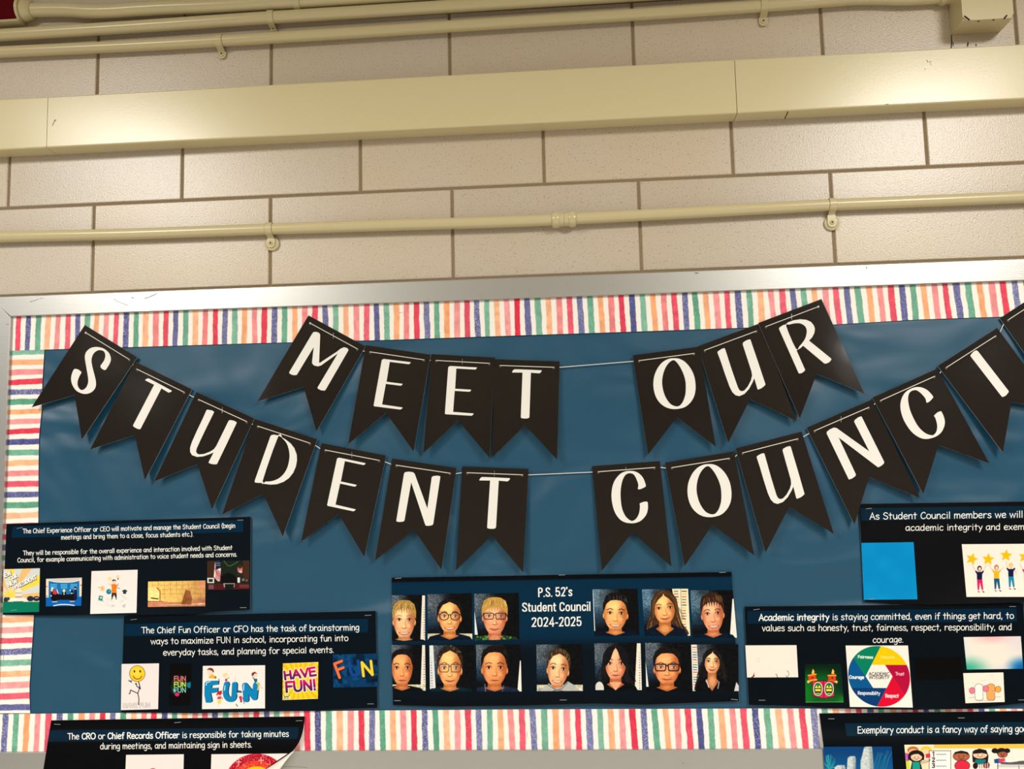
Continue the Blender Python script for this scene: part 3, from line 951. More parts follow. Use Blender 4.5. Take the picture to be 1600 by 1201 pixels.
def paint_stripes(p, reds, vertical, seed, tilt=0.0, fan=(-0.06, 0.14)):
    res = 1.4
    if vertical: A = p.X - (fan[0] + (fan[1] - fan[0]) * p.X / 1600) * (p.Y - 0.5 * (p.Y[0] + p.Y[-1])[None, :])
    else: A = p.Y + tilt * (p.X - p.X.mean())
    B = p.Y if vertical else p.X
    n1 = (vnoise(B, A, 16, seed) - .5) * 2
    n2 = (vnoise(B, A, 4.0, seed + 1) - .5) * 2
    reds = np.array(reds, float); k = np.arange(len(reds))
    ph = np.interp(A, reds, k)
    period = np.interp(A, (reds[1:] + reds[:-1]) / 2, np.diff(reds))
    g = ph * 5
    idx = np.round(g); rnd = np.random.RandomState(seed + 7)
    jit = (rnd.rand(400) - .5); wid = 0.27 + (rnd.rand(400) - .5) * 0.04; tone = rnd.rand(400) - .5; grit = rnd.rand(400)
    ii = idx.astype(int) % 400
    d = np.abs(g - idx - jit[ii] * (B - B.mean()) / 30 * .07 - n1 * 0.03 - n2 * 0.022) - wid[ii]
    a = np.clip(0.5 - d / (2 * 0.4 / (period / 5)), 0, 1)
    fine = vnoise(p.X, p.Y, 1.1, seed + 3); mid = vnoise(p.X, p.Y, 7, seed + 4)
    for c in range(5):
        m = (ii % 5) == c
        base = np.array(ORDER[c], float)[None, None, :] / 255
        col = 1 - (1 - base) * (1.0 + 0.30 * tone[ii])[..., None]
        speck = (0.10, 0.30, 0.12, 0.05, 0.06)[c]
        col = col + (1 - col) * ((fine > 0.6) * speck * (0.3 + grit[ii]))[..., None]
        col = np.clip(col * (1 + 0.14 * (mid - .5))[..., None], 0, 1)
        aa = (a * m)[..., None]
        p.C = p.C * (1 - aa) + col * aa
    return p


XLI = lambda y: np.interp(y, [480, 494, 600, 720, 815, 900, 1200], [16.5, 16.2, 11.5, 8, 4.5, 1, -10])
pic = curved([(17.5, 480), (xe, 480), (xe, 560), (17.5, 560)], True,
             [(0, 491), (16, 489), (400, 476), (800, 464), (1200, 447), (1600, 433), (1800, 425)],
             [(0, 548.5), (17, 547.8), (69, 546), (200, 542.3), (400, 536), (600, 531), (800, 524.2), (1000, 517.6), (1200, 510.5), (1300, 507), (1440, 498.8), (1600, 493.5), (1800, 486)])
# fan of the stripes: they lean a little outwards to both sides, as the upright joints of the wall do
paint_stripes(pic, t_reds, True, 11)
strip_mesh('border_strip', pic, 'striped watercolour border strip along the top of the board',
           [(296, 507, 303, 505.5), (622, 488.5, 629, 488), (1450, 465, 1459, 460.5)], 0.0004)

l_reds = extend([597, 674, 756, 838, 919, 1000, 1087, 1175], 500, 1230)
pic = curved([(10, 546), (70, 546), (70, 1114), (10, 1114)], False,
             [(14, 540), (12.2, 548), (8.5, 600), (1, 815), (-2, 900), (-14, 1120)],
             [(69.5, 540), (69.3, 546), (66, 600), (65, 640), (61, 680), (60.2, 720), (59.8, 815), (57, 880), (53, 960), (50.5, 1000), (46, 1070), (46, 1090), (47, 1114)])
paint_stripes(pic, l_reds, False, 23, tilt=0.035)
strip_mesh('border_strip', pic, 'striped watercolour border strip down the left side of the board, stripes lying flat', [(22.5, 621, 22.5, 629), (5.5, 1022, 5.5, 1030)], 0.0)

b_reds = extend([75, 160, 240, 320, 400, 480, 565, 647, 732, 816, 904, 990, 1077, 1164, 1256, 1345, 1434, 1520], -60, xe + 60)
pic = curved([(-14, 1110), (xe, 1110), (xe, 1176), (-14, 1176)], True,
             [(-20, 1115.5), (0, 1115.2), (47, 1114.8), (400, 1111.2), (800, 1108), (1200, 1106.5), (1600, 1107), (1800, 1107)],
             [(-20, 1177), (0, 1176.5), (75, 1176), (300, 1175), (480, 1172.6), (800, 1172), (1000, 1172), (1200, 1171.5), (1600, 1170), (1800, 1169)])
paint_stripes(pic, b_reds, True, 37)
strip_mesh('border_strip', pic, 'striped watercolour border strip along the bottom of the board', [(20, 1132, 21.5, 1140), (823.5, 1143, 823.5, 1152)], 0.0003)

# ------------------------------------------------------------------ letter pennants
def zp(s, x0, y0, k=6.005):
    return [(x0 + float(a.split(',')[0]) / k, y0 + float(a.split(',')[1]) / k) for a in s.split()]
# outlines traced once per letter: (owner pennant, outline, hole, rounded?)
LET = {
 'S': ('S0', zp("745,468 762,452 790,405 800,372 795,335 775,300 735,268 690,254 650,252 610,262 575,290 558,325 557,365 568,430 580,500 588,560 583,600 565,635 535,655 510,648 492,622 487,590 492,560 508,520 524,492 515,478 490,462 465,457 452,464 437,495 427,540 430,580 445,620 475,660 520,685 565,692 610,680 645,650 660,610 657,560 640,490 625,430 618,380 625,340 645,305 680,283 715,283 740,300 748,335 738,375 715,410 702,432 715,455", 40, 500), None, True),
 'T': ('T2', zp("173,180 180,166 192,153 205,150 320,154 458,161 462,166 448,185 436,191 356,184 330,622 322,632 300,636 270,635 250,630 247,622 275,183 178,182", 720, 720), None, False),
 'U': ('U1', zp("253,322 262,311 300,290 322,287 328,296 385,500 415,600 440,680 455,708 475,718 500,712 535,675 565,620 578,575 574,535 497,262 503,245 535,227 568,220 574,228 640,450 703,668 695,680 665,702 632,714 625,706 598,600 580,640 545,700 500,745 450,763 415,752 385,720 360,665 320,540 285,420", 1140, 660), None, False),
 'D': ('D0', zp("348,675 350,660 495,250 505,237 530,233 565,240 600,256 640,280 685,315 720,360 742,420 745,470 735,530 710,590 670,640 620,675 560,697 500,702 440,695 415,686 385,685 355,683", 340, 640), zp("568,252 610,270 645,310 665,360 675,420 670,480 655,540 625,595 585,635 540,660 490,672 450,672 422,668", 340, 640), False),
 'E': ('E2', zp("242,205 250,194 262,190 508,203 513,206 502,220 494,223 318,213 307,403 455,412 458,416 448,428 440,431 303,423 288,620 478,635 481,639 468,653 458,656 220,642 211,636", 660, 540), None, False),
 'N': ('N1', zp("175,622 248,178 258,165 290,160 330,164 348,180 467,505 508,212 520,202 560,197 588,203 588,212 522,650 512,662 480,668 452,666 446,655 315,260 252,618 240,628 205,632 180,627", 590, 710), None, False),
 'C': ('C1', zp("460,378 465,345 450,295 425,250 400,236 370,236 340,255 315,305 300,380 298,450 305,530 320,590 350,645 390,678 415,680 445,660 468,620 478,575 480,535 476,523 490,512 520,502 545,502 553,510 555,560 545,610 520,650 480,685 430,702 385,703 340,695 295,670 255,620 230,560 216,490 213,430 222,360 245,300 285,250 330,222 380,213 430,217 475,240 510,280 530,330 535,355 525,365 490,382 467,385", 920, 700), None, True),
 'O': ('O1', zp("440,237 490,243 540,270 590,325 625,395 640,470 640,540 625,600 595,650 550,690 500,708 440,714 385,705 335,680 290,635 262,580 248,520 246,455 260,385 295,315 340,268 390,243", 980, 520), zp("435,255 465,275 500,325 530,390 547,455 550,520 545,580 525,640 500,675 478,688 445,686 405,665 370,620 345,565 330,500 328,440 340,375 365,315 400,272", 980, 520), True),
 'I': ('I0', zp("322,418 318,408 340,382 362,370 375,378 605,675 605,685 585,710 562,721 553,717", 1450, 470, 4.806), None, False),
 'M': ('M0', zp("312,617 312,608 525,250 540,232 565,230 592,240 602,258 592,515 597,522 760,415 790,390 825,374 855,382 868,398 862,412 655,770 645,781 610,778 580,762 577,752 768,432 610,545 580,554 545,545 528,528 526,510 541,380 540,375 390,622 380,635 350,636 325,627", 400, 480), None, False),
 'R': ('R0', zp("343,322 348,308 385,285 402,282 430,260 480,242 540,232 600,237 645,258 670,290 680,320 675,360 655,400 625,432 830,598 835,610 815,635 785,648 768,646 570,480 545,502 508,524 588,705 583,717 560,735 535,741 527,735", 1160, 460), zp("411,298 440,282 490,270 540,270 580,290 600,320 603,360 590,410 565,450 535,485 502,508", 1160, 460), False),
 'L': ('L0', None, None, False),
}
# pennant: key, letter, TL, TR, BR tip, notch, BL tip, staple over the string?, label, depth, tip lift
PEN = [
 ('M0', 'M', (482, 492.5), (571, 541), (494.5, 674), (474.5, 604.5), (402.5, 627), 1, 'black swallowtail pennant with a white letter M, first of the upper banner', 0, .010),
 ('E1', 'E', (571.5, 539), (673, 554), (646.5, 705.5), (603.5, 645), (544, 694), 0, 'black swallowtail pennant, white letter E right beside the M in the upper banner', 1, .012),
 ('E2', 'E', (674, 553), (774, 558.5), (765, 715), (716, 657), (661.5, 708), 1, 'black swallowtail pennant with a white letter E, left of the T in the upper banner', 0, .013),
 ('T3', 'T', (773.5, 561), (874.5, 564.5), (870.5, 718), (820.5, 664), (768.5, 715), 0, 'black swallowtail pennant, white letter T ending the first word of the upper banner', 1, .012),
 ('O1', 'O', (988.5, 555), (1092, 541.5), (1118.5, 698), (1057.5, 651.5), (1012.5, 710.5), 0, 'glossy black pennant with a white letter O starting the second word of the upper banner', 1, .009),
 ('U0', 'U', (1090, 541), (1187, 505), (1245, 658), (1172, 623.5), (1137.5, 692), 0, 'glossy black pennant, white letter U between O and R of the upper banner', 0, .013),
 ('R0', 'R', (1184.5, 504.5), (1283.5, 467), (1350.5, 615), (1276, 584), (1249.5, 654), 1, 'black swallowtail pennant with a white letter R, last of the upper banner', 2, .010),
 ('S0', 'S', (132.5, 507.5), (214.5, 558), (128, 687), (116.5, 617), (49.5, 636), 0, 'black swallowtail pennant with a white letter S at the left end of the lower banner', 2, .009),
 ('T1', 'T', (211, 564.5), (300, 608), (226.5, 750), (210.5, 679.5), (141, 702), 0, 'black swallowtail pennant with a white letter T, second from the left in the lower banner', 0, .012),
 ('U2', 'U', (307, 612), (397.5, 653.5), (331.5, 796), (308.5, 725), (241, 752), 1, 'black swallowtail pennant with a white letter U between T and D in the lower banner', 0, .011),
 ('D0', 'D', (398, 654), (496, 686), (442, 838), (411.5, 771.5), (347, 804), 0, 'black swallowtail pennant with a white letter D in the lower banner', 1, .013),
 ('E3', 'E', (502, 692), (603.5, 711.5), (569.5, 870), (529.5, 803.5), (470.5, 846), 1, 'black swallowtail pennant with a white letter E, right of the D in the lower banner', 0, .012),
 ('N1', 'N', (612.5, 716), (713.5, 731), (690, 890), (647, 827.5), (586, 875.5), 0, 'black swallowtail pennant with a white letter N, right of the E in the lower banner', 1, .012),
 ('T2', 'T', (722, 728.5), (826, 732.5), (817.5, 894), (768.5, 836), (712.5, 890.5), 1, 'black swallowtail pennant with a white letter T ending the first word of the lower banner', 0, .010),
 ('C1', 'C', (925, 728), (1031, 720), (1049, 885), (988, 831.5), (940.5, 891.5), 1, 'black swallowtail pennant with a white letter C starting the second word of the lower banner', 0, .010),
 ('O2', 'O', (1039, 722.5), (1147, 705), (1178.5, 867.5), (1113, 819.5), (1069.5, 884.5), 0, 'black swallowtail pennant with a white letter O, right of the C in the lower banner', 1, .010),
 ('U1', 'U', (1149, 700.5), (1252.5, 674), (1303, 834), (1233, 791.5), (1196, 863.5), 0, 'black swallowtail pennant, white letter U between O and N of the lower banner', 0, .014),
 ('N2', 'N', (1260, 668), (1362, 624), (1437.5, 778), (1358, 745), (1335, 819.5), 1, 'black swallowtail pennant with a white letter N whose tip meets the top right poster', 1, .010),
 ('C2', 'C', (1363, 621), (1464.5, 575.5), (1546, 724), (1466.5, 695), (1442.5, 772), 0, 'black swallowtail pennant, white letter C right of the N in the lower banner', 0, .014),
 ('I0', 'I', (1465, 571.5), (1558, 512), (1652, 640), (1580.5, 628), (1567, 707), 0, 'black swallowtail pennant with a white letter I cut by the right edge of the view', 1, .012),
 ('L0', 'L', (1562, 497), (1651, 439), (1745, 568), (1674, 555), (1659, 635), 0, 'black pennant of the lower banner cut off at the upper right edge of the view', 0, .012),
]
PD = {r[0]: r for r in PEN}


def quad_affine(src, dst):
    A = np.array([[x, y, 1] for x, y in src]); B = np.array(dst, float)
    return np.linalg.lstsq(A, B, rcond=None)[0]


def pen_pts(r): return [np.array(p, float) for p in r[2:7]]


def pen_depth(r):
    TL, TR, BR, NO, BL = pen_pts(r)
    m0 = (TL + TR) / 2; m1 = (BL + BR) / 2; ax = (m1 - m0); Ln = np.linalg.norm(ax); ax = ax / Ln
    sx = (TR - TL) / np.linalg.norm(TR - TL); Wd = np.linalg.norm(TR - TL)
    y0 = -0.0165 - 0.0014 * r[9]; lift = r[10]
    def f(X, Y):
        t = ((np.asarray(X) - m0[0]) * ax[0] + (np.asarray(Y) - m0[1]) * ax[1]) / Ln
        s = ((np.asarray(X) - m0[0]) * sx[0] + (np.asarray(Y) - m0[1]) * sx[1]) / Wd
        return y0 - lift * np.clip(t, 0, 1.2) ** 1.6 + 0.0035 * (s * s) * np.clip(t, 0, 1) - 0.0012 * np.sin(PI * np.clip(t, 0, 1))
    return f


def letter_shape(r):
    own, out, hole, rnd = LET[r[1]]
    if r[1] == 'L':
        E = PD['E2']; src = [tuple(p) for p in pen_pts(E)]
        q = zp("242,205 250,194 310,192 318,213 288,620 478,635 481,639 468,653 458,656 220,642 211,636", 660, 540)
        M_ = quad_affine(src, [tuple(p) for p in pen_pts(r)])
        return [tuple(np.array([x, y, 1]) @ M_) for x, y in q], None
    if rnd: out = catmull(out, True, 3); hole = catmull(hole, True, 3) if hole else None
    elif hole: hole = catmull(hole, True, 3)
    src = [tuple(p) for p in pen_pts(PD[own])]
    M_ = quad_affine(src, [tuple(p) for p in pen_pts(r)]) if own != r[0] else np.array([[1, 0], [0, 1], [0, 0]])
    f = lambda P: [tuple(np.array([x, y, 1]) @ M_) for x, y in P]
    return f(out), (f(hole) if hole else None)


def flat_shape(name, out, hole, yf, mat, parent, eps=0.0005):
    bm = bmesh.new()
    for P in (out, hole):
        if not P: continue
        vs = [bm.verts.new((x, 0, -y)) for x, y in P]
        for i in range(len(vs)): bm.edges.new((vs[i], vs[(i + 1) % len(vs)]))
    bmesh.ops.triangle_fill(bm, use_beauty=True, use_dissolve=False, edges=bm.edges[:])
    bm.verts.index_update()
    P = np.array([(v.co.x, -v.co.z) for v in bm.verts]); Fs = [tuple(v.index for v in f.verts) for f in bm.faces]
    bm.free()
    return mk(name, atv(P[:, 0], P[:, 1], yf(P[:, 0], P[:, 1]) - eps), Fs, mat, parent)


def pennant(r):
    TL, TR, BR, NO, BL = pen_pts(r)
    yf = pen_depth(r)
    base = at(*((TL + TR) / 2), -0.0165)
    t = thing('letter_pennant', r[8], 'pennant', base, 'letter pennants of the two banners')
    N, K = 14, 16
    s = np.linspace(0, 1, N + 1); v = np.linspace(0, 1, K + 1)
    top = TL[None] * (1 - s)[:, None] + TR[None] * s[:, None]
    bot = np.where((s < .5)[:, None], BL[None] * (1 - 2 * s)[:, None] + NO[None] * (2 * s)[:, None], NO[None] * (2 - 2 * s)[:, None] + BR[None] * (2 * s - 1)[:, None])
    P = top[None] * (1 - v)[:, None, None] + bot[None] * v[:, None, None]
    X, Y = P[..., 0], P[..., 1]
    A = atv(X, Y, yf(X, Y)).reshape(-1, 3); n = len(A)
    i = np.arange(n).reshape(K + 1, N + 1)
    f1 = np.stack([i[:-1, :-1], i[1:, :-1], i[1:, 1:], i[:-1, 1:]], -1).reshape(-1, 4)
    rim = np.concatenate([i[0, :], i[1:, -1], i[-1, -2::-1], i[-2:0:-1, 0]]); B = A + np.array([0, 0.0010, 0])
    m_ = len(rim); k_ = np.arange(m_) + 2 * n; r2 = np.roll(k_, -1)
    Fs = np.concatenate([f1, f1[:, ::-1] + n, np.stack([k_, r2, r2 + m_, k_ + m_], -1)])
    fm = np.concatenate([np.zeros(len(f1), int), np.ones(len(f1) + len(rim), int)])
    mk('card', np.concatenate([A, B, A[rim], B[rim]]), Fs, [M['black'], M['core']], t, fm=fm)
    out, hole = letter_shape(r)
    o = flat_shape('letter', out, hole, yf, M['letter'], t)
    o['label'] = 'white printed letter ' + r[1]
    # two punched holes for the string
    ax = ((BL + BR) / 2 - (TL + TR) / 2); ax = ax / np.linalg.norm(ax)
    hp = []
    for q in (0.085, 0.91):
        c = TL * (1 - q) + TR * q + ax * 9.5; hp.append(c)
        mm = MB(); pts = [c + np.array([0, 1.3]) + 1.9 * np.array([math.cos(a), math.sin(a)]) for a in np.linspace(0, 2 * PI, 13)[:-1]]
        V = atv(np.array([k[0] for k in pts]), np.array([k[1] for k in pts]), yf(np.array([k[0] for k in pts]), np.array([k[1] for k in pts])) - 0.0003)
        mm.add([tuple(k) for k in V], [tuple(range(12))]); mm.build('punched_hole', M['hole'], t)
    if r[7]:
        c = (TL + TR) / 2 + ax * 9.5 - (TR - TL) * 0.01
        a, b = c - np.array([0, 4.6]), c + np.array([0, 4.2])
        mm = MB(); mm.tube([at(*a, float(yf(*a)) - 0.0026), at(*b, float(yf(*b)) - 0.0026)], 0.0004, 6); mm.build('staple', M['steel'], t)
    return hp, yf


def banner(keys, label):
    path = []
    for k in keys:
        hp, yf = pennant(PD[k])
        l, r_ = hp
        TL, TR = pen_pts(PD[k])[:2]
        dx = (TR - TL) / np.linalg.norm(TR - TL)
        first = k == keys[0]; last = k == keys[-1]
        f = lambda p, e: at(p[0], p[1], float(yf(p[0], p[1])) + e)
        if not first: path += [f(l - dx * 7, 0.0020), f(l - dx * 1.5, 0.0016)]
        path += [f(l, -0.0011)]
        path += [f(l * (1 - q) + r_ * q, -0.0013) for q in (0.06, .5, .94)]
        path += [f(r_, -0.0011)]
        if not last: path += [f(r_ + dx * 1.5, 0.0016), f(r_ + dx * 7, 0.0020)]
    m = MB(); m.tube(path, 0.00085, 8)
    o = m.build('banner_string', M['string'], smooth=True)
    tag(o, label, 'string')
    # knots at the two ends
    for p in (path[0], path[-1]):
        m = MB(); c = p + Vector((0, -0.0006, 0))
        m.tube([c + Vector((-.0022, 0, 0)), c + Vector((-.0012, 0, 0)), c, c + Vector((.0012, 0, 0)), c + Vector((.0022, 0, 0))], [.0006, .0019, .0023, .0019, .0006], 10)
        m.build('knot', M['string'], o, smooth=True)
banner(['M0', 'E1', 'E2', 'T3', 'O1', 'U0', 'R0'], 'white string threading the seven pennants of the upper banner')
banner(['S0', 'T1', 'U2', 'D0', 'E3', 'N1', 'T2', 'C1', 'O2', 'U1', 'N2', 'C2', 'I0', 'L0'], 'white string threading the long lower banner of pennants')

# ------------------------------------------------------------------ posters
def sheet_depth(quad, base, sag=0.0, side=0.0, start=0.6):
    q = [np.array(p, float) for p in quad]
    top = (q[0] + q[1]) / 2; bot = (q[2] + q[3]) / 2; ax = bot - top; Ln = np.linalg.norm(ax); ax = ax / Ln
    sx = (q[1] - q[0]) / np.linalg.norm(q[1] - q[0]); Wd = np.linalg.norm(q[1] - q[0])
    def f(X, Y):
        X = np.asarray(X, float); Y = np.asarray(Y, float)
        v = ((X - top[0]) * ax[0] + (Y - top[1]) * ax[1]) / Ln
        u = ((X - top[0]) * sx[0] + (Y - top[1]) * sx[1]) / Wd
        return base - sag * np.clip((v - start) / (1 - start), 0, 1.3) ** 2 * (0.65 + 0.35 * np.cos(2.2 * PI * u)) - side * np.sin(PI * np.clip(v, 0, 1)) * (0.5 + 0.5 * np.cos(2 * PI * u))
    return f


def bowed(quad, bg, low=None, res=0.5):
    """sheet whose lower edge follows a measured curve low = [(x, y), ...]"""
    p = Pic(quad, bg, res)
    if low:
        xs = [a[0] for a in low]; yb = np.interp(p.X[-1], xs, [a[1] for a in low])
        d = yb - p.Y[-1]
        p.Y = p.Y + d[None, :] * p.v ** 2
    return p


def poster(name, label, quad, bg, group, base=-0.0150, sag=0.004, side=0.0, low=None, band=None, bandcol=(0, 36, 60), staples=(), paint=None, res=0.5, rail=False):
    yf = sheet_depth(quad, base, sag, side)
    if rail: yf = over_rail(yf)
    c = (np.array(quad[0]) + np.array(quad[1])) / 2
    cb = (np.array(quad[2]) + np.array(quad[3])) / 2
    t = thing(name, label, 'poster', at(cb[0], cb[1], base), group)
    p = bowed(quad, bg, low, res)
    if paint: paint(p)
    p.solid('sheet', yf, t, 0.0005)
    if band:
        b = Pic(band, bandcol, 0.4); b.mesh('header_band', yf, t, 'dark blue band behind the heading', eps=0.0003)
    for x, y, w, sl in staples:
        m = MB()
        a, b = (x - w / 2, y + sl / 2), (x + w / 2, y - sl / 2)
        m.tube([at(*a, float(yf(*a)) - .0006), at(*b, float(yf(*b)) - .0006)], 0.00055, 6)
        m.build('staple', M['steel'], t)
    return t, yf


def over_rail(f):
    """bend a low sheet forward so that it clears the frame's bottom rail"""
    return lambda X, Y: f(X, Y) - 0.0085 * sm(1128, 1168, np.asarray(Y, float))


GP = 'dark slide posters stapled to the board'
SKIN = dict(fair=(244, 190, 138), gold=(246, 182, 112), rose=(240, 168, 126), tan=(226, 152, 92), warm=(236, 158, 98))


def portrait(quad, t, yf, label, cx, ey, es, hw, chin, top, hairline, skin, hair, tilt=0.0, shirt=(8, 20, 36), bgl=(98, 110, 122), glasses=None, style='short', smile=1, strip=None, seed=0, hair2=None, collar=None, ears=True):
    p = Pic(quad, (10, 11, 13), 2.4)
    q = p.q; x0, x1 = q[0][0], q[1][0]; y0, y1 = q[0][1], q[2][1]; w = x1 - x0; h = y1 - y0
    R = np.random.RandomState(seed)
    # dark mottled backdrop, greyish blue on the left
    g = sm(0.62, 0.05, p.u + 0.25 * (vnoise(p.X, p.Y, 14, seed) - .5)) * sm(0.85, 0.3, p.v)
    p.fill(g * 0.85, bgl)
    p.fill(sm(.5, .1, p.u) * sm(.25, .6, p.v) * sm(.9, .6, p.v) * .55, (24, 60, 92))
    p.grain(0.16, 1.0, seed + 3, g)
    if strip:
        side, ws, ye = strip
        if side == 'R':
            p.poly([(x1 - ws * .62, y0), (x1 + 3, y0), (x1 + 4, y1), (x1 - ws, y1)], (232, 226, 210))
            for k in range(int(h / 4)):
                yy = y0 + 2 + k * 4
                p.ell(x1 - 1.2, yy, 1.0, .8, [(150, 50, 90), (60, 60, 80), (190, 150, 60), (90, 40, 40)][R.randint(4)], al=sm(0, .5, k / (h / 4)) * .9)
        elif side == 'RW': p.poly([(x1 - .6, y0 + h * ye), (x1 + 3, y0 + h * ye), (x1 + 8, y1), (x1 - ws, y1)], (236, 232, 220))
        elif side == 'LW': p.poly([(x0 - 3, y0 + h * ye), (x0 + .6, y0 + h * ye), (x0 + ws + 2, y1 - h * .1), (x0 - 1, y1 - h * .1)], (226, 230, 228))
        elif side == 'L':
            p.poly([(x0 - 2, y0), (x0 + ws * .72, y0), (x0 + ws + 2, y1), (x0 - 2, y1)], (222, 226, 224))
            for k in range(int(h / 4)):
                p.ell(x0 + 2.4 + k * .1, y0 + 3 + k * 4, 1.0, .8, [(60, 50, 60), (150, 60, 80), (60, 70, 90)][R.randint(3)], al=sm(.15, .5, k / (h / 4)))
        elif side == 'LT':
            p.poly([(x0 - 2, y0), (x0 + ws * .8, y0), (x0 + ws * 1.15, y1), (x0 - 1, y1)], (228, 226, 218))
            for k in range(int(h / 3.9)):
                c = [(190, 60, 60), (220, 180, 60), (70, 110, 80), (60, 60, 90), (90, 90, 110)][k % 5]
                p.line([(x0 + 2.2 + k * .12, y0 + 4 + k * 3.9), (x0 + ws * .7 + k * .12, y0 + 4.2 + k * 3.9)], 1.5, c, al=.85)
        elif side == 'CH':
            p.poly([(x1 - ws, y0 - 1), (x1 + 1, y0 - 1), (x1 + 4, y1), (x1 - ws * .45, y1)], (236, 226, 190))
            p.line([(x1 - ws * .46, y0), (x1 - ws * .36, y1)], .6, (90, 80, 70))
            for k in range(16):
                for c0 in (-ws * .86, -ws * .38):
                    c = [(200, 70, 60), (60, 60, 70), (214, 190, 60), (200, 90, 90), (70, 120, 80)][(k + int(c0)) % 5]
                    p.line([(x1 + c0 + .12 * k, y0 + 3 + 4.3 * k), (x1 + c0 + 5 + R.rand() * 2, y0 + 3 + 4.3 * k)], 1.7, c, al=.85)
        if side == 'B': pass
    if seed in (2, 7, 10):        # pale cloth at the lower edge
        p.rect(x0 - 2, y1 - 9.5, x1 + 4, y1 + 3, (206, 200, 176)); p.grain(.12, 2, seed, (p.Y > y1 - 9.5) * 1.0)
    c_, s_ = math.cos(tilt), math.sin(tilt)
    my = (ey + chin) / 2
    def T(x, y): x -= cx; y -= my; return (cx + x * c_ - y * s_, my + x * s_ + y * c_)
    def TP(P): return [T(*a) for a in P]
    hd = chin - hairline
    dark = tuple(int(v * .55) for v in hair)
    lite = hair2 or tuple(min(255, int(v * 1.5 + 12)) for v in hair)
    sh = tuple(int(v * f) for v, f in zip(skin, (.74, .56, .44)))
    if style == 'long':
        p.poly(TP([(cx, top), (cx + hw * .9, top + hd * .16), (cx + hw * 1.25, ey), (cx + hw * 1.45, chin), (cx + hw * 1.9, y1 + 3), (cx - hw * 1.9, y1 + 3), (cx - hw * 1.55, chin), (cx - hw * 1.25, ey), (cx - hw * .9, top + hd * .16)]), hair, smooth=True)
        for k in range(26):
            sd = 1 if k % 2 else -1
            a = hw * (1.0 + .55 * R.rand()); yy = ey + (y1 - ey) * R.rand() * .6
            p.line(TP([(cx + sd * a * .95, yy), (cx + sd * a * 1.1, yy + 8), (cx + sd * a * 1.25, yy + 20)]), .8, lite if R.rand() < .5 else dark, al=.75, smooth=True)
    # neck, shoulders
    nk = hw * .52
    p.poly([(cx - hw * 2.1, y1 + 4), (cx - hw * 1.75, chin + (y1 - chin) * .55), (cx - hw * .75, chin + (y1 - chin) * .12), (cx + hw * .75, chin + (y1 - chin) * .12), (cx + hw * 1.8, chin + (y1 - chin) * .55), (cx + hw * 2.2, y1 + 4)], shirt, smooth=False)
    p.poly([(cx - nk, chin - 8), (cx + nk, chin - 8), (cx + nk * 1.05, chin + (y1 - chin) * .3), (cx + nk * 1.6, chin + (y1 - chin) * .45), (cx, chin + (y1 - chin) * (1.0 if collar != 'hood' else .6)), (cx - nk * 1.6, chin + (y1 - chin) * .45), (cx - nk * 1.05, chin + (y1 - chin) * .3)], sh)
    p.ell(cx, chin + (y1 - chin) * .45, nk * .8, (y1 - chin) * .3, skin, al=.6, soft=2)
    if collar == 'hood':
        p.poly([(cx - hw * 1.9, y1 + 3), (cx - hw * 1.2, chin + 1), (cx - hw * .8, chin - 5), (cx - hw * .3, chin + 3), (cx + hw * .3, chin + 3), (cx + hw * 1.0, chin - 8), (cx + hw * 1.7, chin - 1), (cx + hw * 2.3, y1 + 3)], (176, 178, 172))
        p.line([(cx - hw * .9, chin - 3), (cx - hw * .2, chin + 5), (cx + hw * .5, y1)], 1.2, (90, 92, 92)); p.line([(cx + hw * 1.0, chin - 6), (cx + hw * .4, chin + 4), (cx - hw * .4, y1)], 1.2, (100, 102, 100))
    if collar == 'polo':
        p.line([(cx - nk * 1.5, chin - 1), (cx - nk * 1.4, y1)], 1.3, (120, 130, 150), al=.8); p.line([(cx + nk * 1.4, chin + 1), (cx + nk * 1.2, y1)], 1.3, (90, 100, 125), al=.8)
    if collar == 'camo':
        for k in range(40): p.ell(x0 + w * R.rand(), chin + 2 + (y1 - chin) * R.rand(), 1.6, 1.2, [(70, 130, 60), (110, 160, 80), (30, 60, 36)][R.randint(3)], al=.85 * (abs(R.rand() - .5) + .5))
        p.poly([(cx - nk, chin - 6), (cx + nk, chin - 6), (cx + nk * .9, y1 + 2), (cx - nk * .9, y1 + 2)], sh); p.ell(cx, chin + 6, nk * .8, 6, skin, al=.6, soft=2)
    if collar == 'sleeve':
        p.ell(x0 + 8, y1 - 2, 7, 11, (214, 212, 206)); p.poly([(cx - nk * 1.1, chin + 4), (cx + nk * 1.1, chin + 4), (cx, y1 + 1)], skin)
    if collar == 'jacket':
        p.poly([(x1 - 6.5, y1 + 1), (x1 - 3, y1 - 14), (x1 + 1, y1 - 8), (x1 + 2, y1 + 1)], (206, 206, 204)); p.line([(cx - 9, y1 - 17), (cx - 5, y1 - 6)], 1.6, (200, 200, 204)); p.line([(cx + 11, y1 - 14), (cx + 9, y1 - 4)], 1.3, (170, 170, 176))
    if ears:
        for sd in (-1, 1):
            p.ell(*T(cx + sd * hw * .96, ey + hd * .10), hw * .13, hd * .11, sh); p.ell(*T(cx + sd * hw * .99, ey + hd * .09), hw * .07, hd * .075, skin, al=.8)
    # head
    head = []
    for a in np.linspace(0, 2 * PI, 36, endpoint=False):
        s, c = math.sin(a), math.cos(a)
        if c > 0: x, y = hw * s, ey - (ey - hairline + hd * .06) * c
        else:
            k = -c; x = hw * (abs(s) ** .70) * math.copysign(1, s) * (1 - .13 * k); y = ey + (chin - ey) * k
        head.append((cx + x, y))
    p.poly(TP(head), skin)
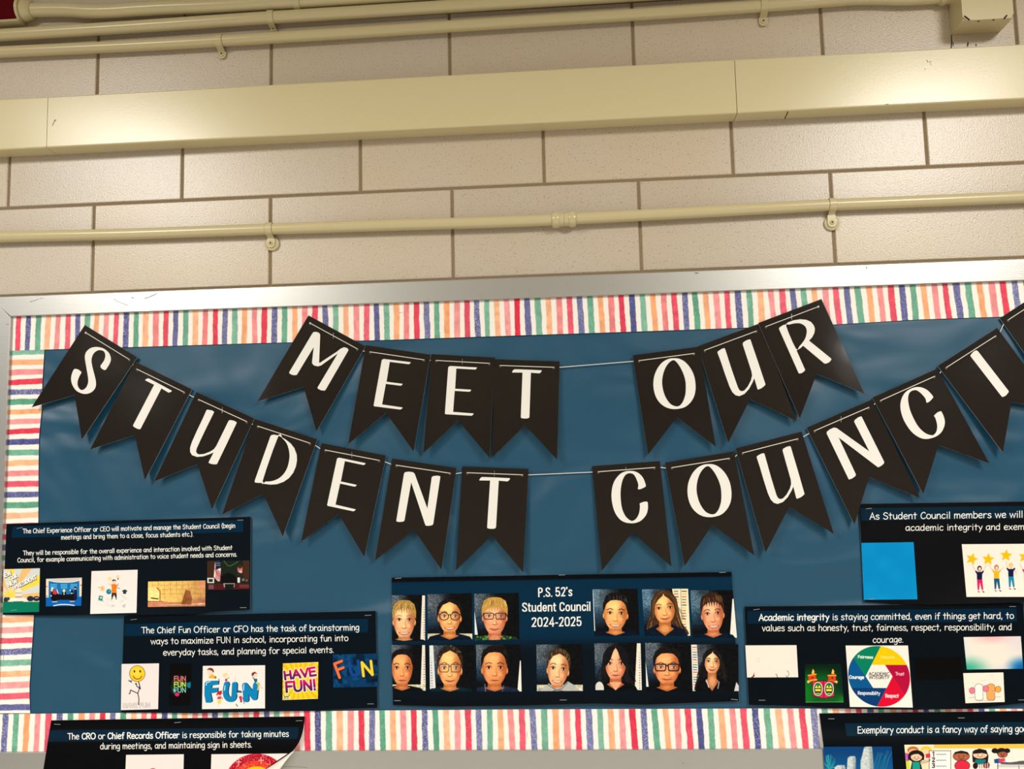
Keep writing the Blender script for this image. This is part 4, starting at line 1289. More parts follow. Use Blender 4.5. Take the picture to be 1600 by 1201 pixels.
    keep = p.C.copy(); p.C[:] = 0; p.poly(TP(head), (255, 255, 255)); p.clip = p.C[..., 0].copy(); p.C = keep
    # modelling of the printed face
    g_ = (0.30 * sm(cx - hw * .1, cx + hw * 1.05, p.X) + 0.14 * sm(cx - hw * .5, cx - hw * 1.1, p.X) + 0.12 * sm(ey + hd * .2, chin, p.Y)) * p.clip
    p.C = p.C * (1 - g_[..., None] * np.array([.62, 1.0, 1.18]))
    p.C = np.clip(p.C * (1 + (0.10 * p.clip * np.exp(-(((p.X - cx + hw * .25) / (hw * .6)) ** 2 + ((p.Y - ey + hd * .15) / (hd * .35)) ** 2)))[..., None]), 0, 1)
    p.ell(*T(cx + hw * .98, ey + hd * .12), hw * .34, hd * .46, sh, al=.75, soft=hw * .16, rot=tilt)
    p.ell(*T(cx - hw * 1.0, ey + hd * .14), hw * .26, hd * .44, sh, al=.65, soft=hw * .14, rot=tilt)
    p.ell(*T(cx, chin + 1), hw * .5, hd * .07, sh, al=.6, soft=1.6)
    p.ell(*T(cx - hw * .12, hairline + hd * .2), hw * .5, hd * .12, tuple(min(255, int(v * 1.12 + 14)) for v in skin), al=.8, soft=3.5)
    p.ell(*T(cx + hw * .62, hairline + hd * .3), hw * .3, hd * .2, sh, al=.5, soft=3)
    for sd in (-1, 1):
        p.ell(*T(cx + sd * hw * .5, ey + hd * .25), hw * .24, hd * .11, (236, 132, 96), al=.35, soft=2.2)
        p.ell(*T(cx + sd * hw * .42, ey + hd * .21), hw * .16, hd * .06, tuple(min(255, int(v * 1.08 + 8)) for v in skin), al=.6, soft=1.5)
    p.clip = None
    def hairpoly(P, col, **k): p.poly(TP(P), col, **k)
    cr = hw * 1.08
    if style in ('short', 'crop', 'fringe', 'quiff'):
        hl = hairline
        P = [(cx - cr, ey - hd * .02), (cx - cr * 1.02, ey - hd * .28), (cx - cr * .86, top + hd * .14), (cx - cr * .45, top + hd * .02), (cx, top), (cx + cr * .45, top + hd * .02), (cx + cr * .86, top + hd * .14), (cx + cr * 1.02, ey - hd * .28), (cx + cr, ey - hd * .02),
             (cx + hw * .92, ey - hd * .14), (cx + hw * .82, hl + hd * .12), (cx + hw * .45, hl), (cx, hl - hd * .02), (cx - hw * .45, hl), (cx - hw * .82, hl + hd * .12), (cx - hw * .92, ey - hd * .14)]
        hairpoly(P, hair)
        if style == 'fringe':
            n = 9; pts = []
            for k in range(n):
                xx = cx - hw * .9 + 1.8 * hw * k / (n - 1)
                pts += [(xx - hw * .11, hl - 3), (xx + (R.rand() - .5) * 2, hl + hd * (.10 + .10 * R.rand())), (xx + hw * .10, hl - 3)]
            pts = [(cx - hw, hl - 4)] + pts + [(cx + hw, hl - 4), (cx, top + hd * .1)]
            hairpoly(pts, hair)
        for k in range(34):
            xx = cx + cr * 1.7 * (R.rand() - .5); yy = top + hd * (.04 + .14 * R.rand() + .10 * abs(xx - cx) / cr)
            ye_ = min(yy + hd * .16, hl + hd * (.04 if style == 'fringe' else -.03) + hd * .2 * (abs(xx - cx) / cr) ** 3)
            if ye_ > yy: p.line(TP([(xx, yy), (xx + (xx - cx) * .18, ye_)]), .8, [lite, dark][k % 2], al=.6)
    elif style in ('back', 'curly'):
        P = [(cx - cr, ey + hd * .05), (cx - cr * 1.06, ey - hd * .2), (cx - cr * .9, top + hd * .16), (cx - cr * .45, top + hd * .02), (cx, top), (cx + cr * .45, top + hd * .02), (cx + cr * .9, top + hd * .16), (cx + cr * 1.06, ey - hd * .2), (cx + cr, ey + hd * .05),
             (cx + hw * .9, ey - hd * .2), (cx + hw * .6, hairline + hd * .08), (cx, hairline - hd * .02), (cx - hw * .6, hairline + hd * .08), (cx - hw * .9, ey - hd * .2)]
        hairpoly(P, hair)
        for k in range(26):
            a = -PI / 2 + (R.rand() - .5) * 2.6
            r0 = .98
            x_, y_ = cx + cr * r0 * math.cos(a), ey - hd * .1 + (ey - hd * .1 - top) * r0 * math.sin(a)
            if style == 'curly': p.ell(*T(cx + cr * (.86 + .26 * R.rand()) * math.cos(a), ey - hd * .1 + (ey - hd * .1 - top) * (.85 + .2 * R.rand()) * math.sin(a)), 1.5, 1.3, [hair, lite, dark][k % 3], al=.8)
            else: p.line(TP([(x_, y_), (x_ + (cx - x_) * .10, y_ + (hairline - top) * .55)]), .8, [lite, dark][k % 2], al=.7)
    elif style == 'long':
        P1 = [(cx - hw * .02, top + hd * .0), (cx - cr * .6, top + hd * .05), (cx - cr * 1.1, ey - hd * .3), (cx - cr * 1.25, ey + hd * .3), (cx - hw * .98, ey + hd * .25), (cx - hw * .86, ey - hd * .12), (cx - hw * .5, hairline + hd * .14), (cx - hw * .05, hairline)]
        P2 = [(2 * cx - a, b) for a, b in P1]
        hairpoly(P1, hair); hairpoly(P2, hair)
        for k in range(24):
            sd = 1 if k % 2 else -1; u = R.rand()
            p.line(TP([(cx + sd * hw * .05, top + hd * .03 + 3 * u), (cx + sd * hw * (.55 + .4 * u), top + hd * (.2 + .1 * u)), (cx + sd * hw * (1.0 + .18 * u), ey - hd * .05), (cx + sd * hw * (1.02 + .2 * u), ey + hd * .3)]), .7, [lite, dark][(k // 2) % 2], al=.7, smooth=True)
    # brows, eyes, nose, mouth
    br = tuple(int(v * .8) for v in hair) if sum(hair) < 330 else (150, 100, 50)
    for sd in (-1, 1):
        ex = cx + sd * es
        p.line(TP([(ex - sd * -hw * .24, ey - hd * .105), (ex, ey - hd * .15), (ex - sd * hw * .24, ey - hd * .12)]), 1.35, br, al=.72, soft=.6, smooth=True)
        p.ell(*T(ex, ey - hd * .02), hw * .25, hd * .062, sh, al=.6, soft=1.0)
        p.ell(*T(ex, ey), hw * .185, hd * .033, (230, 212, 198), rot=tilt)
        p.ell(*T(ex + .2, ey), hw * .095, hd * .042, (44, 26, 20))
        p.line(TP([(ex - hw * .22, ey - .1), (ex, ey - hd * .045), (ex + hw * .22, ey - .1)]), .8, (48, 26, 20), smooth=True)
        p.line(TP([(ex - hw * .17, ey + hd * .055), (ex + hw * .17, ey + hd * .055)]), .6, sh, al=.6)
    ny = ey + (chin - ey) * .44
    p.line(TP([(cx + hw * .1, ey + hd * .02), (cx + hw * .15, ny - 2), (cx + hw * .2, ny)]), .9, sh, al=.7, smooth=True)
    p.line(TP([(cx - hw * .17, ny + .3), (cx, ny + 1.3), (cx + hw * .17, ny + .3)]), 1.15, tuple(int(v * .72) for v in sh), al=.85, smooth=True)
    p.ell(*T(cx - hw * .02, ny - 1.6), hw * .09, 1.6, tuple(min(255, int(v * 1.12 + 10)) for v in skin), al=.8, soft=.8)
    myy = ey + (chin - ey) * .72
    mw = hw * (.34 + .08 * smile)
    if smile >= 2:
        p.poly(TP([(cx - mw, myy - 1.2), (cx, myy - .2), (cx + mw, myy - 1.2), (cx + mw * .5, myy + 2.4), (cx, myy + 3.2), (cx - mw * .5, myy + 2.4)]), (150, 56, 48), smooth=True)
        p.poly(TP([(cx - mw * .8, myy - .5), (cx, myy + .3), (cx + mw * .8, myy - .5), (cx + mw * .4, myy + 1.5), (cx, myy + 1.9), (cx - mw * .4, myy + 1.5)]), (248, 238, 226), smooth=True)
    else:
        cv = 1.1 if smile == 1 else 0.0
        p.poly(TP([(cx - mw, myy - cv), (cx - mw * .3, myy - 1.0), (cx, myy - .6), (cx + mw * .3, myy - 1.0), (cx + mw, myy - cv), (cx + mw * .4, myy + 1.8), (cx, myy + 2.2), (cx - mw * .4, myy + 1.8)]), (200, 98, 80), smooth=True)
        p.line(TP([(cx - mw, myy - cv), (cx, myy + .3), (cx + mw, myy - cv)]), .8, (128, 48, 42), smooth=True)
    if glasses:
        kind, col, gw = glasses
        for sd in (-1, 1):
            ex = cx + sd * es
            if kind == 'round': out = [(ex + hw * .40 * math.cos(a), ey + .6 + hd * .125 * math.sin(a)) for a in np.linspace(0, 2 * PI, 19)]
            else:
                a, b = hw * .42, hd * .095
                out = [(ex - a, ey - b), (ex + a, ey - b), (ex + a * .96, ey + b * .7), (ex + a * .75, ey + b * 1.25), (ex - a * .75, ey + b * 1.25), (ex - a * .96, ey + b * .7), (ex - a, ey - b)]
            p.ell(*T(ex - hw * .1, ey - hd * .02), hw * .16, hd * .05, (250, 246, 240), al=.35, soft=1.2)
            p.line(TP(out), gw, col)
            p.line(TP([(ex + sd * hw * .4, ey - hd * .05), (cx + sd * hw * 1.0, ey - hd * .06)]), gw, col)
        p.line(TP([(cx - es + hw * .4, ey - hd * .02), (cx, ey - hd * .05), (cx + es - hw * .4, ey - hd * .02)]), gw, col, smooth=True)
    if seed in (11,):             # fringe parted in the middle
        for sd in (-1, 1): p.poly(TP([(cx, top + 3), (cx + sd * hw * .2, hairline + 4), (cx + sd * hw * .55, ey - 4), (cx + sd * hw * 1.1, ey + 6), (cx + sd * hw * 1.2, ey - 10), (cx + sd * hw * .7, top + 3)]), hair, smooth=True)
    p.grain(0.035, 1.3, seed + 9)
    p.mesh('portrait_photo', yf, t, label)


def council_poster():
    quad = [(612, 902), (1143, 893), (1154.5, 1095), (614, 1101)]
    def paint(p):
        p.fill(sm(.45, .60, p.v), (5, 17, 27)); p.fill(sm(.045, .03, p.v), (3, 7, 12)); p.fill(sm(.86, .98, p.v) * .6, (6, 9, 14))
    t, yf = poster('council_poster', 'wide dark blue poster of thirteen portrait photos and a white heading in the middle', quad, (2, 40, 64), GP, sag=0.005, low=[(612, 1101), (700, 1103.5), (820, 1101.5), (930, 1098.5), (1010, 1100.5), (1080, 1097.5), (1155, 1095)],
                   staples=[(622, 903.2, 10, .6), (878, 898, 10, .4), (1129, 893.9, 10, .3), (621, 1094.3, 10, 0), (880, 1093.2, 10.5, 0), (1147.5, 1092.5, 10.5, -1)], paint=paint, res=.6)
    text_line("P.S. 52's", 840.5, 932.6, 895, 931.2, 15.0, 1.98, yf, t, NARROW)
    text_line("Student Council", 815, 955.6, 923.5, 954.2, 14.6, 1.95, yf, t, NARROW)
    text_line("2024-2025", 830, 979.4, 909.5, 978.0, 15.4, 1.98, yf, t, NARROW)
    P = lambda *a, **k: portrait(a[0], t, yf, *a[1:], **k)
    blond, brown, black = (176, 136, 66), (70, 44, 26), (22, 18, 17)
    P([(612, 930), (664, 928.5), (664, 1001), (612.5, 1001)], 'printed photo of a smiling fair-haired child', 631.5, 967.7, 8, 17, 996.5, 937, 951, SKIN['fair'], blond, style='fringe', smile=2, strip=('R', 7, 0), seed=1, hair2=(222, 190, 120), shirt=(10, 12, 14))
    P([(668, 928), (737, 926.5), (738, 999), (668.5, 1000)], 'printed photo of a child with round dark glasses and hair tied back', 702.5, 962, 8.6, 17.5, 988, 935.5, 941, SKIN['gold'], black, style='back', smile=2, glasses=('round', (24, 24, 34), 1.3), seed=2, shirt=(6, 18, 36))
    P([(741, 927.5), (810.5, 926), (811.5, 998.5), (742, 1000)], 'printed photo of a fair child with rectangular dark glasses', 773, 962, 9.4, 18.5, 991, 932.5, 949, SKIN['rose'], (196, 150, 70), style='fringe', smile=1, glasses=('rect', (40, 26, 30), 1.3), strip=('LW', 3.5, .4), seed=3, hair2=(232, 196, 120), collar='camo', shirt=(26, 52, 30))
    P([(926, 920.5), (996, 919.5), (999, 992.5), (929, 994)], 'printed photo of a broadly smiling child with short black hair', 961.5, 957.6, 9, 18.5, 983.5, 925.5, 938, SKIN['gold'], black, style='quiff', smile=2, tilt=.03, strip=('LW', 2, .02), seed=4, shirt=(5, 18, 40), bgl=(110, 140, 160), hair2=(80, 80, 84))
    P([(1003, 920.5), (1075, 919), (1078.5, 993), (1007.5, 993)], 'printed photo of a child with long brown hair beside a word chart', 1039, 949.5, 9, 17, 973, 921.5, 930, SKIN['gold'], brown, style='long', smile=1, tilt=-.08, strip=('CH', 25, 0), seed=5, hair2=(150, 104, 56), bgl=(100, 140, 166), ears=False)
    P([(1078.7, 922), (1145, 921.5), (1151.5, 996), (1082.5, 996)], 'printed photo of a smiling child with a short brown fringe', 1114.5, 958, 8.4, 17, 985.8, 925.5, 941, SKIN['rose'], (52, 32, 22), style='fringe', smile=2, tilt=-.08, strip=('RW', 4.5, .18), seed=6, hair2=(170, 110, 66), bgl=(96, 130, 152), shirt=(4, 20, 36))
    P([(611.7, 1007.5), (664, 1007), (665, 1078.7), (613.5, 1078.7)], 'printed photo of a child with very short black hair and a white strip behind', 628.2, 1043, 8.6, 16.5, 1070, 1013.5, 1023, SKIN['warm'], black, style='crop', smile=0, strip=('R', 7, 0), seed=7, shirt=(9, 9, 11), ears=False)
    P([(671, 1008), (741, 1007.5), (742, 1080), (672, 1080)], 'printed photo of a child with curly dark hair and clear glasses', 703, 1043, 9.2, 18, 1071.5, 1008.5, 1017, SKIN['gold'], (46, 36, 28), style='curly', smile=1, glasses=('rect', (60, 52, 62), 1.1), strip=('L', 8, 0), seed=8, shirt=(6, 32, 44), hair2=(110, 90, 66))
    P([(743.7, 1007), (813, 1006.8), (815, 1080), (745, 1080)], 'printed photo of a child in a dark collared shirt with short black hair', 772.8, 1042.5, 9.2, 19.5, 1070, 1008.5, 1019.5, SKIN['warm'], black, style='crop', smile=0, strip=('RW', 4.5, .34), seed=9, collar='polo', shirt=(26, 34, 58))
    P([(838, 1006.8), (909.5, 1006), (910.7, 1079), (839, 1079.4)], 'printed photo of a child with tied back hair in a pale grey hooded top', 870.8, 1044, 8.3, 16.5, 1072, 1012.5, 1021.5, SKIN['fair'], (60, 44, 28), style='back', smile=2, tilt=.10, seed=10, collar='hood', shirt=(150, 152, 148), hair2=(170, 140, 80))
    P([(928.6, 1004.7), (1000.8, 1004), (1002.8, 1077.7), (930.6, 1077.7)], 'printed photo of a child with long black hair parted in the middle', 961.8, 1036.3, 9, 16.5, 1061.5, 1007.5, 1013, SKIN['rose'], (20, 19, 22), style='long', smile=0, strip=('R', 9, 0), seed=11, collar='sleeve', ears=False, shirt=(7, 7, 9))
    P([(1008, 1004), (1079.7, 1003.8), (1081, 1080), (1010, 1080)], 'printed photo of a child with heavy rectangular glasses', 1042.3, 1042, 10.2, 20, 1068.5, 1010.5, 1021, SKIN['warm'], black, style='quiff', smile=1, glasses=('rect', (34, 28, 44), 1.9), strip=('LW', 3.5, .36), seed=12, shirt=(8, 9, 12))
    P([(1080, 1006.8), (1153.5, 1006), (1154.3, 1079.2), (1082.4, 1079.5)], 'printed photo of a long-haired child in a dark jacket with pale sleeves', 1112.6, 1033, 6.4, 12.5, 1051.5, 1012.7, 1019.5, SKIN['fair'], (24, 20, 20), style='long', smile=1, tilt=.04, strip=('LT', 11, 0), seed=13, collar='jacket', ears=False, shirt=(10, 10, 12))
council_poster()


# ---- the experience officer's poster, upper left
def rays(p, cx, cy, cols, n, a0=0.0, spread=2 * PI):
    a = (np.arctan2(p.Y - cy, p.X - cx) - a0) % (2 * PI)
    k = np.floor(a / spread * n).astype(int) % len(cols)
    p.C[:] = np.array(cols, float)[k] / 255


def ceo_poster():
    quad = [(10, 818), (392, 807), (391, 952.5), (4.2, 960)]
    t, yf = poster('officer_poster', 'dark poster at upper left with four lines of text and five small pictures below', quad, (4, 14, 22), GP, sag=0.006, base=-0.0153,
                   low=[(0, 960.3), (60, 961), (150, 960.5), (240, 960), (300, 959), (340, 955), (392, 952)], band=[(20, 822.5), (380, 812), (380, 831), (18, 840)], staples=[(31, 824.5, 9.5, 2), (375.5, 812.3, 9, .3), (380, 949, 10, 0)])
    text_line("The Chief Experience Officer or CEO will motivate and manage the Student Council (begin", 35.5, 833, 367.8, 824.2, 6.9, 0.91, yf, t)
    text_line("meetings and bring them to a close, focus students etc.).", 95.5, 842.6, 302.5, 837.6, 6.9, 0.87, yf, t)
    text_line("They will be responsible for the overall experience and interaction involved with Student", 36, 867.2, 363.5, 858.6, 6.9, 0.87, yf, t)
    text_line("Council, for example communicating with administration to voice student needs and concerns.", 27.3, 878.3, 371, 869, 6.9, 0.87, yf, t)
    # sunburst with a domed building
    p = Pic([(5.4, 889), (62.3, 887.5), (61, 955.5), (4.4, 957.2)], (196, 206, 208), 3)
    rays(p, 17, 931, [(196, 206, 210), (246, 206, 40), (198, 208, 212), (240, 170, 90)], 24, a0=.13)
    p.C = p.C * 0.75 + 0.25 * np.array([0.93, .9, .8])
    for k in range(12):
        a = 2 * PI * k / 12; p.line([(17, 929), (17 + 10 * math.cos(a), 929 + 9 * math.sin(a))], 1.6, (250, 212, 60))
    for tx, a, b, c in (("IEW", (6.5, 902), (18, 897.5), 6.3), ("OUR", (16.5, 906.5), (27.5, 901), 5.5), ("NEW", (13, 916.5), (27.5, 910), 6.3), ("PRESIDENT", (24.5, 919.5), (58, 903.5), 5.6)):
        p.text(tx, a[0] + .6, a[1] + .6, b[0] + .6, b[1] + .6, c, 2.2, (70, 62, 60)); p.text(tx, a[0], a[1], b[0], b[1], c, 1.3, (255, 253, 246))
    p.ell(9, 937, 3.4, 4.4, (36, 50, 60)); p.ell(13, 935, 2.4, 2.6, (60, 66, 70)); p.ell(47.5, 935, 5.4, 4.2, (30, 44, 56)); p.ell(57, 935, 5.5, 4.0, (44, 36, 44)); p.line([(55, 934), (59.5, 933.6)], 1, (210, 210, 200))
    p.poly([(13, 940), (17, 934), (38, 933.5), (44, 939), (44, 941), (12, 941.5)], (244, 238, 228)); p.rect(24, 923, 34, 936, (240, 228, 214)); p.ell(29, 923.5, 5, 4.5, (244, 224, 204))
    p.line([(29, 917), (29, 920)], 1, (240, 226, 206))
    for k in range(5): p.line([(25 + 2 * k, 931), (25 + 2 * k, 933.5)], .9, (50, 44, 50)); p.line([(25 + 2 * k, 925.5), (25 + 2 * k, 927)], .9, (120, 104, 104))
    for k in range(9): p.line([(16 + 3 * k, 937), (15.5 + 3.1 * k, 940)], .7, (196, 186, 176))
    p.rect(0, 939.8, 64, 960, (6, 118, 88)); p.line([(17, 953.5), (26, 952.3)], .6, (120, 180, 160))
    p.line([(21, 939.7), (36, 939.4)], .7, (30, 40, 40))
    p.mesh('picture', yf, t, 'sunburst picture of a white domed building on a green lawn')
    # studio scene with a curved desk
    p = Pic([(72, 904), (128, 902), (127, 946), (71.7, 947)], (24, 110, 176), 3)
    p.fill(sm(938, 936, p.Y) * 0.0, (0, 0, 0)); p.rect(70, 933, 130, 950, (8, 96, 178))
    for cx in (84, 100, 115.5):
        for i in range(4):
            for j in range(3): p.ell(cx - 4 + 2.6 * i, 913 + 2.6 * j, 1.0, 1.0, (92, 190, 236))
    p.poly([(70, 902), (130, 900), (130, 907), (122, 907.5), (115, 909), (100, 909.8), (86, 908.7), (77, 907.5), (70, 909)], (206, 198, 190)); p.line([(77, 906), (86, 908.6), (100, 909.4), (114, 908.7), (123, 906)], 1.1, (240, 236, 228), smooth=True)
    for a, b in (((71, 905), (76, 933)), ((124, 904), (128, 931.5))): p.rect(a[0], a[1], b[0], b[1], (232, 216, 190))
    for x, y in ((73, 916), (73, 931), (126.5, 914)): p.line([(x - 1, y), (x + 1, y)], 1.4, (170, 110, 110))
    for x in (88.5, 110): p.line([(x, 911), (x, 925)], .8, (60, 130, 180))
    p.poly([(79, 926), (84, 927), (100, 929), (117, 927), (120, 929), (119, 937), (114, 938.5), (108, 937), (92, 937), (85, 939), (80, 937)], (16, 12, 16)); p.poly([(79, 928), (80, 924), (82, 921), (90, 923), (92, 928)], (60, 14, 34))
    p.ell(86, 925, 3.6, 3.6, (196, 60, 66)); p.line([(89, 921), (91, 927)], 1.2, (240, 226, 230)); p.ell(81, 921.5, 1.8, 2.2, (240, 206, 150)); p.ell(82, 918.5, 1.7, 1.3, (230, 236, 246)); p.ell(80, 930.5, 1, 1, (240, 240, 244))
    p.poly([(97, 929), (97, 925), (99, 924), (102, 924), (103, 925), (104, 929)], (16, 20, 40)); p.line([(100, 925), (100, 928.5)], 1.1, (240, 236, 240)); p.ell(100, 922.5, 2.0, 2.3, (246, 224, 140))
    p.poly([(115, 937), (116, 922), (118, 920), (120, 922), (120.5, 936)], (16, 24, 66)); p.ell(117.8, 918, 2.0, 2.3, (22, 26, 40)); p.ell(117.5, 919.6, 1.4, 1.0, (240, 200, 160)); p.ell(112.5, 924.3, 2.2, 2.5, (18, 22, 28)); p.ell(112, 926.6, 1.2, 1.0, (240, 216, 160)); p.ell(109.7, 922, .9, 1.2, (240, 240, 240))
    p.line([(82, 940), (89, 939.6)], 1.3, (216, 196, 176)); p.line([(109.5, 939.4), (116, 939)], 1.3, (216, 196, 176)); p.line([(84, 946), (92, 944.4), (100, 944), (108, 944.4), (116, 945.6)], 1.4, (238, 240, 240), smooth=True)
    p.mesh('picture', yf, t, 'blue picture of people round a dark curved desk')
    # child juggling school things, white ground
    p = Pic([(143, 892), (215, 889.8), (213.2, 957), (141, 958.8)], (236, 228, 224), 3)
    p.fill(sm(.12, 0, np.minimum(np.minimum(p.u, 1 - p.u), np.minimum(p.v, 1 - p.v)) * 4) * .5, (246, 240, 238))
    p.ell(160, 919, 3.6, 4.4, (240, 196, 140)); p.ell(160, 919, 1.2, 1.4, (226, 150, 110)); p.ell(170, 924, 4, 4.2, (20, 122, 158)); p.ell(171, 923, 1.6, 1.2, (96, 180, 120)); p.ell(171.5, 904, 2.8, 3.2, (250, 214, 150)); p.ell(184, 900.5, 2.2, 2.6, (246, 210, 140)); p.line([(184.5, 903), (184.5, 905)], 1.4, (60, 54, 60))
    p.poly([(155, 930), (161, 931), (160, 938), (153.5, 936.5)], (20, 120, 116)); p.rect(156, 932, 159.5, 935, (180, 220, 210)); p.line([(153.5, 937.5), (162, 939)], .8, (60, 140, 130))
    p.poly([(190, 923), (195, 920.5), (199.5, 923), (195, 925.5)], (34, 46, 52)); p.poly([(192, 924.5), (197.5, 924.5), (197, 927.5), (192.5, 927.5)], (40, 56, 62))
    p.poly([(173.5, 913), (176, 912), (180, 912), (184, 914), (183.5, 916), (182, 916), (182, 926), (174.5, 926), (174.5, 916)], (238, 122, 20)); p.line([(173, 914), (169.5, 911.5)], 1.3, (240, 190, 160)); p.line([(183.5, 914.5), (185, 912)], 1.3, (236, 130, 120)); p.line([(181, 917), (187, 919.3)], 1.1, (60, 140, 140))
    p.ell(178, 908.6, 2.9, 3.0, (246, 204, 180)); p.poly([(175, 908), (175.6, 905.6), (178, 904.8), (181, 906), (181.3, 908), (179, 906.8)], (44, 28, 30))
    p.poly([(174.5, 926), (182, 926), (182.5, 933), (180, 933), (178.3, 928.5), (176.5, 933), (174, 933)], (40, 42, 44)); p.line([(174.5, 935.5), (175.5, 934)], 1.5, (40, 40, 44)); p.line([(181.5, 935.5), (181.7, 934)], 1.5, (40, 40, 44))
    for a, b, c in (((167, 935), (176, 939), (214, 212, 210)), ((190, 930), (197, 935), (206, 206, 206)), ((166, 944), (176, 948), (212, 210, 210)), ((189, 940), (192, 938), (206, 208, 206)), ((154, 942), (162, 944), (226, 222, 220))): p.line([a, b], 2.2, c, soft=1.2, al=.8)
    p.line([(191, 947), (196, 944)], .8, (110, 110, 114)); p.line([(175, 945), (179, 946.5)], .8, (130, 130, 134)); p.line([(193, 948.5), (195.5, 946.6)], .8, (110, 110, 114)); p.line([(154, 917.5), (155.5, 917.3)], .8, (60, 60, 60))
    p.mesh('picture', yf, t, 'white picture of a child in an orange top among school things')
    # warm office scene, the figure left out
    p = Pic([(231.3, 908.3), (321, 906.6), (320.6, 946.6), (231, 948)], (222, 176, 96), 3)
    p.fill(sm(.85, .1, p.u) * .6, (250, 216, 120)); p.fill(sm(.60, .75, p.v) * sm(.6, 1, p.u) * .8, (150, 82, 62)); p.fill(sm(.5, 1, p.u) * .35, (170, 110, 80))
    for k in range(9): p.line([(238 + 9.4 * k, 908), (238.5 + 9.4 * k, 934)], .8, (170, 120, 60), al=.5)
    for k in range(3): p.line([(238, 914 + 7 * k), (321, 913 + 7 * k)], .8, (170, 120, 60), al=.5)
    p.poly([(231, 918), (245, 917), (250, 922), (250, 938), (231, 940)], (250, 224, 140)); p.line([(245, 918), (250, 923), (250, 938)], 1.6, (150, 92, 50)); p.line([(236.5, 934), (247, 935.3)], 1.8, (60, 26, 18)); p.line([(231, 939.2), (254, 939.5)], 1.4, (110, 50, 34))
    p.rect(231, 940.5, 322, 949, (190, 120, 84)); p.rect(231, 939.6, 262, 948, (206, 132, 96)); p.line([(250, 945), (322, 943)], 1.6, (206, 170, 140)); p.poly([(290, 921), (297, 923), (300, 934), (299, 944), (283, 944)], (140, 82, 44)); p.ell(315.5, 913, 4.2, 6, (220, 140, 110), soft=1); p.line([(310, 943.2), (315, 942.8)], 1, (246, 240, 230))
    p.grain(.05, 3, 5)
    p.mesh('picture', yf, t, 'warm yellow picture of an office room')
    # formal office with flags and dark wood, the figure left out
    p = Pic([(324, 876), (390, 875.3), (389.6, 920), (323.6, 921.3)], (24, 34, 26), 3)
    for k in range(5): p.rect(324 + 2.4 * k, 875, 325.6 + 2.4 * k, 905, (70, 38, 24)); p.rect(380 + 2.4 * k, 875, 381.6 + 2.4 * k, 905, (76, 42, 26))
    p.poly([(336, 877), (342, 876), (345, 888), (344, 907), (341, 908), (334, 901)], (230, 216, 212))
    for k in range(5): p.line([(335.5 + 1.9 * k, 887 + 1.2 * k), (338 + 1.5 * k, 896 + 1.5 * k), (337 + 1.7 * k, 903 + 1.1 * k)], 1.0, (176, 40, 52))
    p.poly([(336, 877), (343, 876), (345, 887), (337, 890)], (24, 30, 66))
    for k in range(8): p.ell(337.5 + 2 * (k % 4), 879.5 + 3.4 * (k // 4), .5, .5, (230, 230, 236))
    p.line([(350, 876), (358, 884), (372, 877)], 1, (70, 110, 60), smooth=True); p.poly([(345, 921), (345, 902), (350, 897), (357, 894), (364, 897), (370, 902), (370, 921)], (10, 11, 12))
    p.ell(375, 889, 4, 6, (180, 110, 96)); p.ell(376, 893, 2.6, 2.4, (226, 170, 150)); p.ell(375, 885, 3, 3, (60, 36, 34)); p.poly([(370, 897), (374, 894), (379, 896), (381, 901), (372, 901)], (40, 34, 40))
    p.rect(324, 902.5, 334.5, 910.5, (226, 222, 214)); p.rect(326, 904.2, 332.6, 909, (50, 40, 40)); p.poly([(371, 902), (375, 902), (374.8, 910), (371.2, 910)], (220, 220, 216)); p.ell(380, 905.5, 2, 2.2, (120, 110, 100)); p.ell(385.5, 906.5, 2.2, 2, (90, 84, 80))
    p.rect(324, 911.5, 391, 922, (76, 24, 26)); p.poly([(349, 911), (367, 911), (366, 917), (350, 917)], (226, 224, 220), al=.7); p.poly([(351, 912), (366, 912), (364, 922), (352, 922)], (20, 26, 22)); p.rect(326, 913, 334, 920, (130, 110, 110), al=.6); p.rect(374, 913, 389, 918, (130, 60, 60), al=.6)
    p.mesh('picture', yf, t, 'dark picture of a formal office with a striped flag')
ceo_poster()


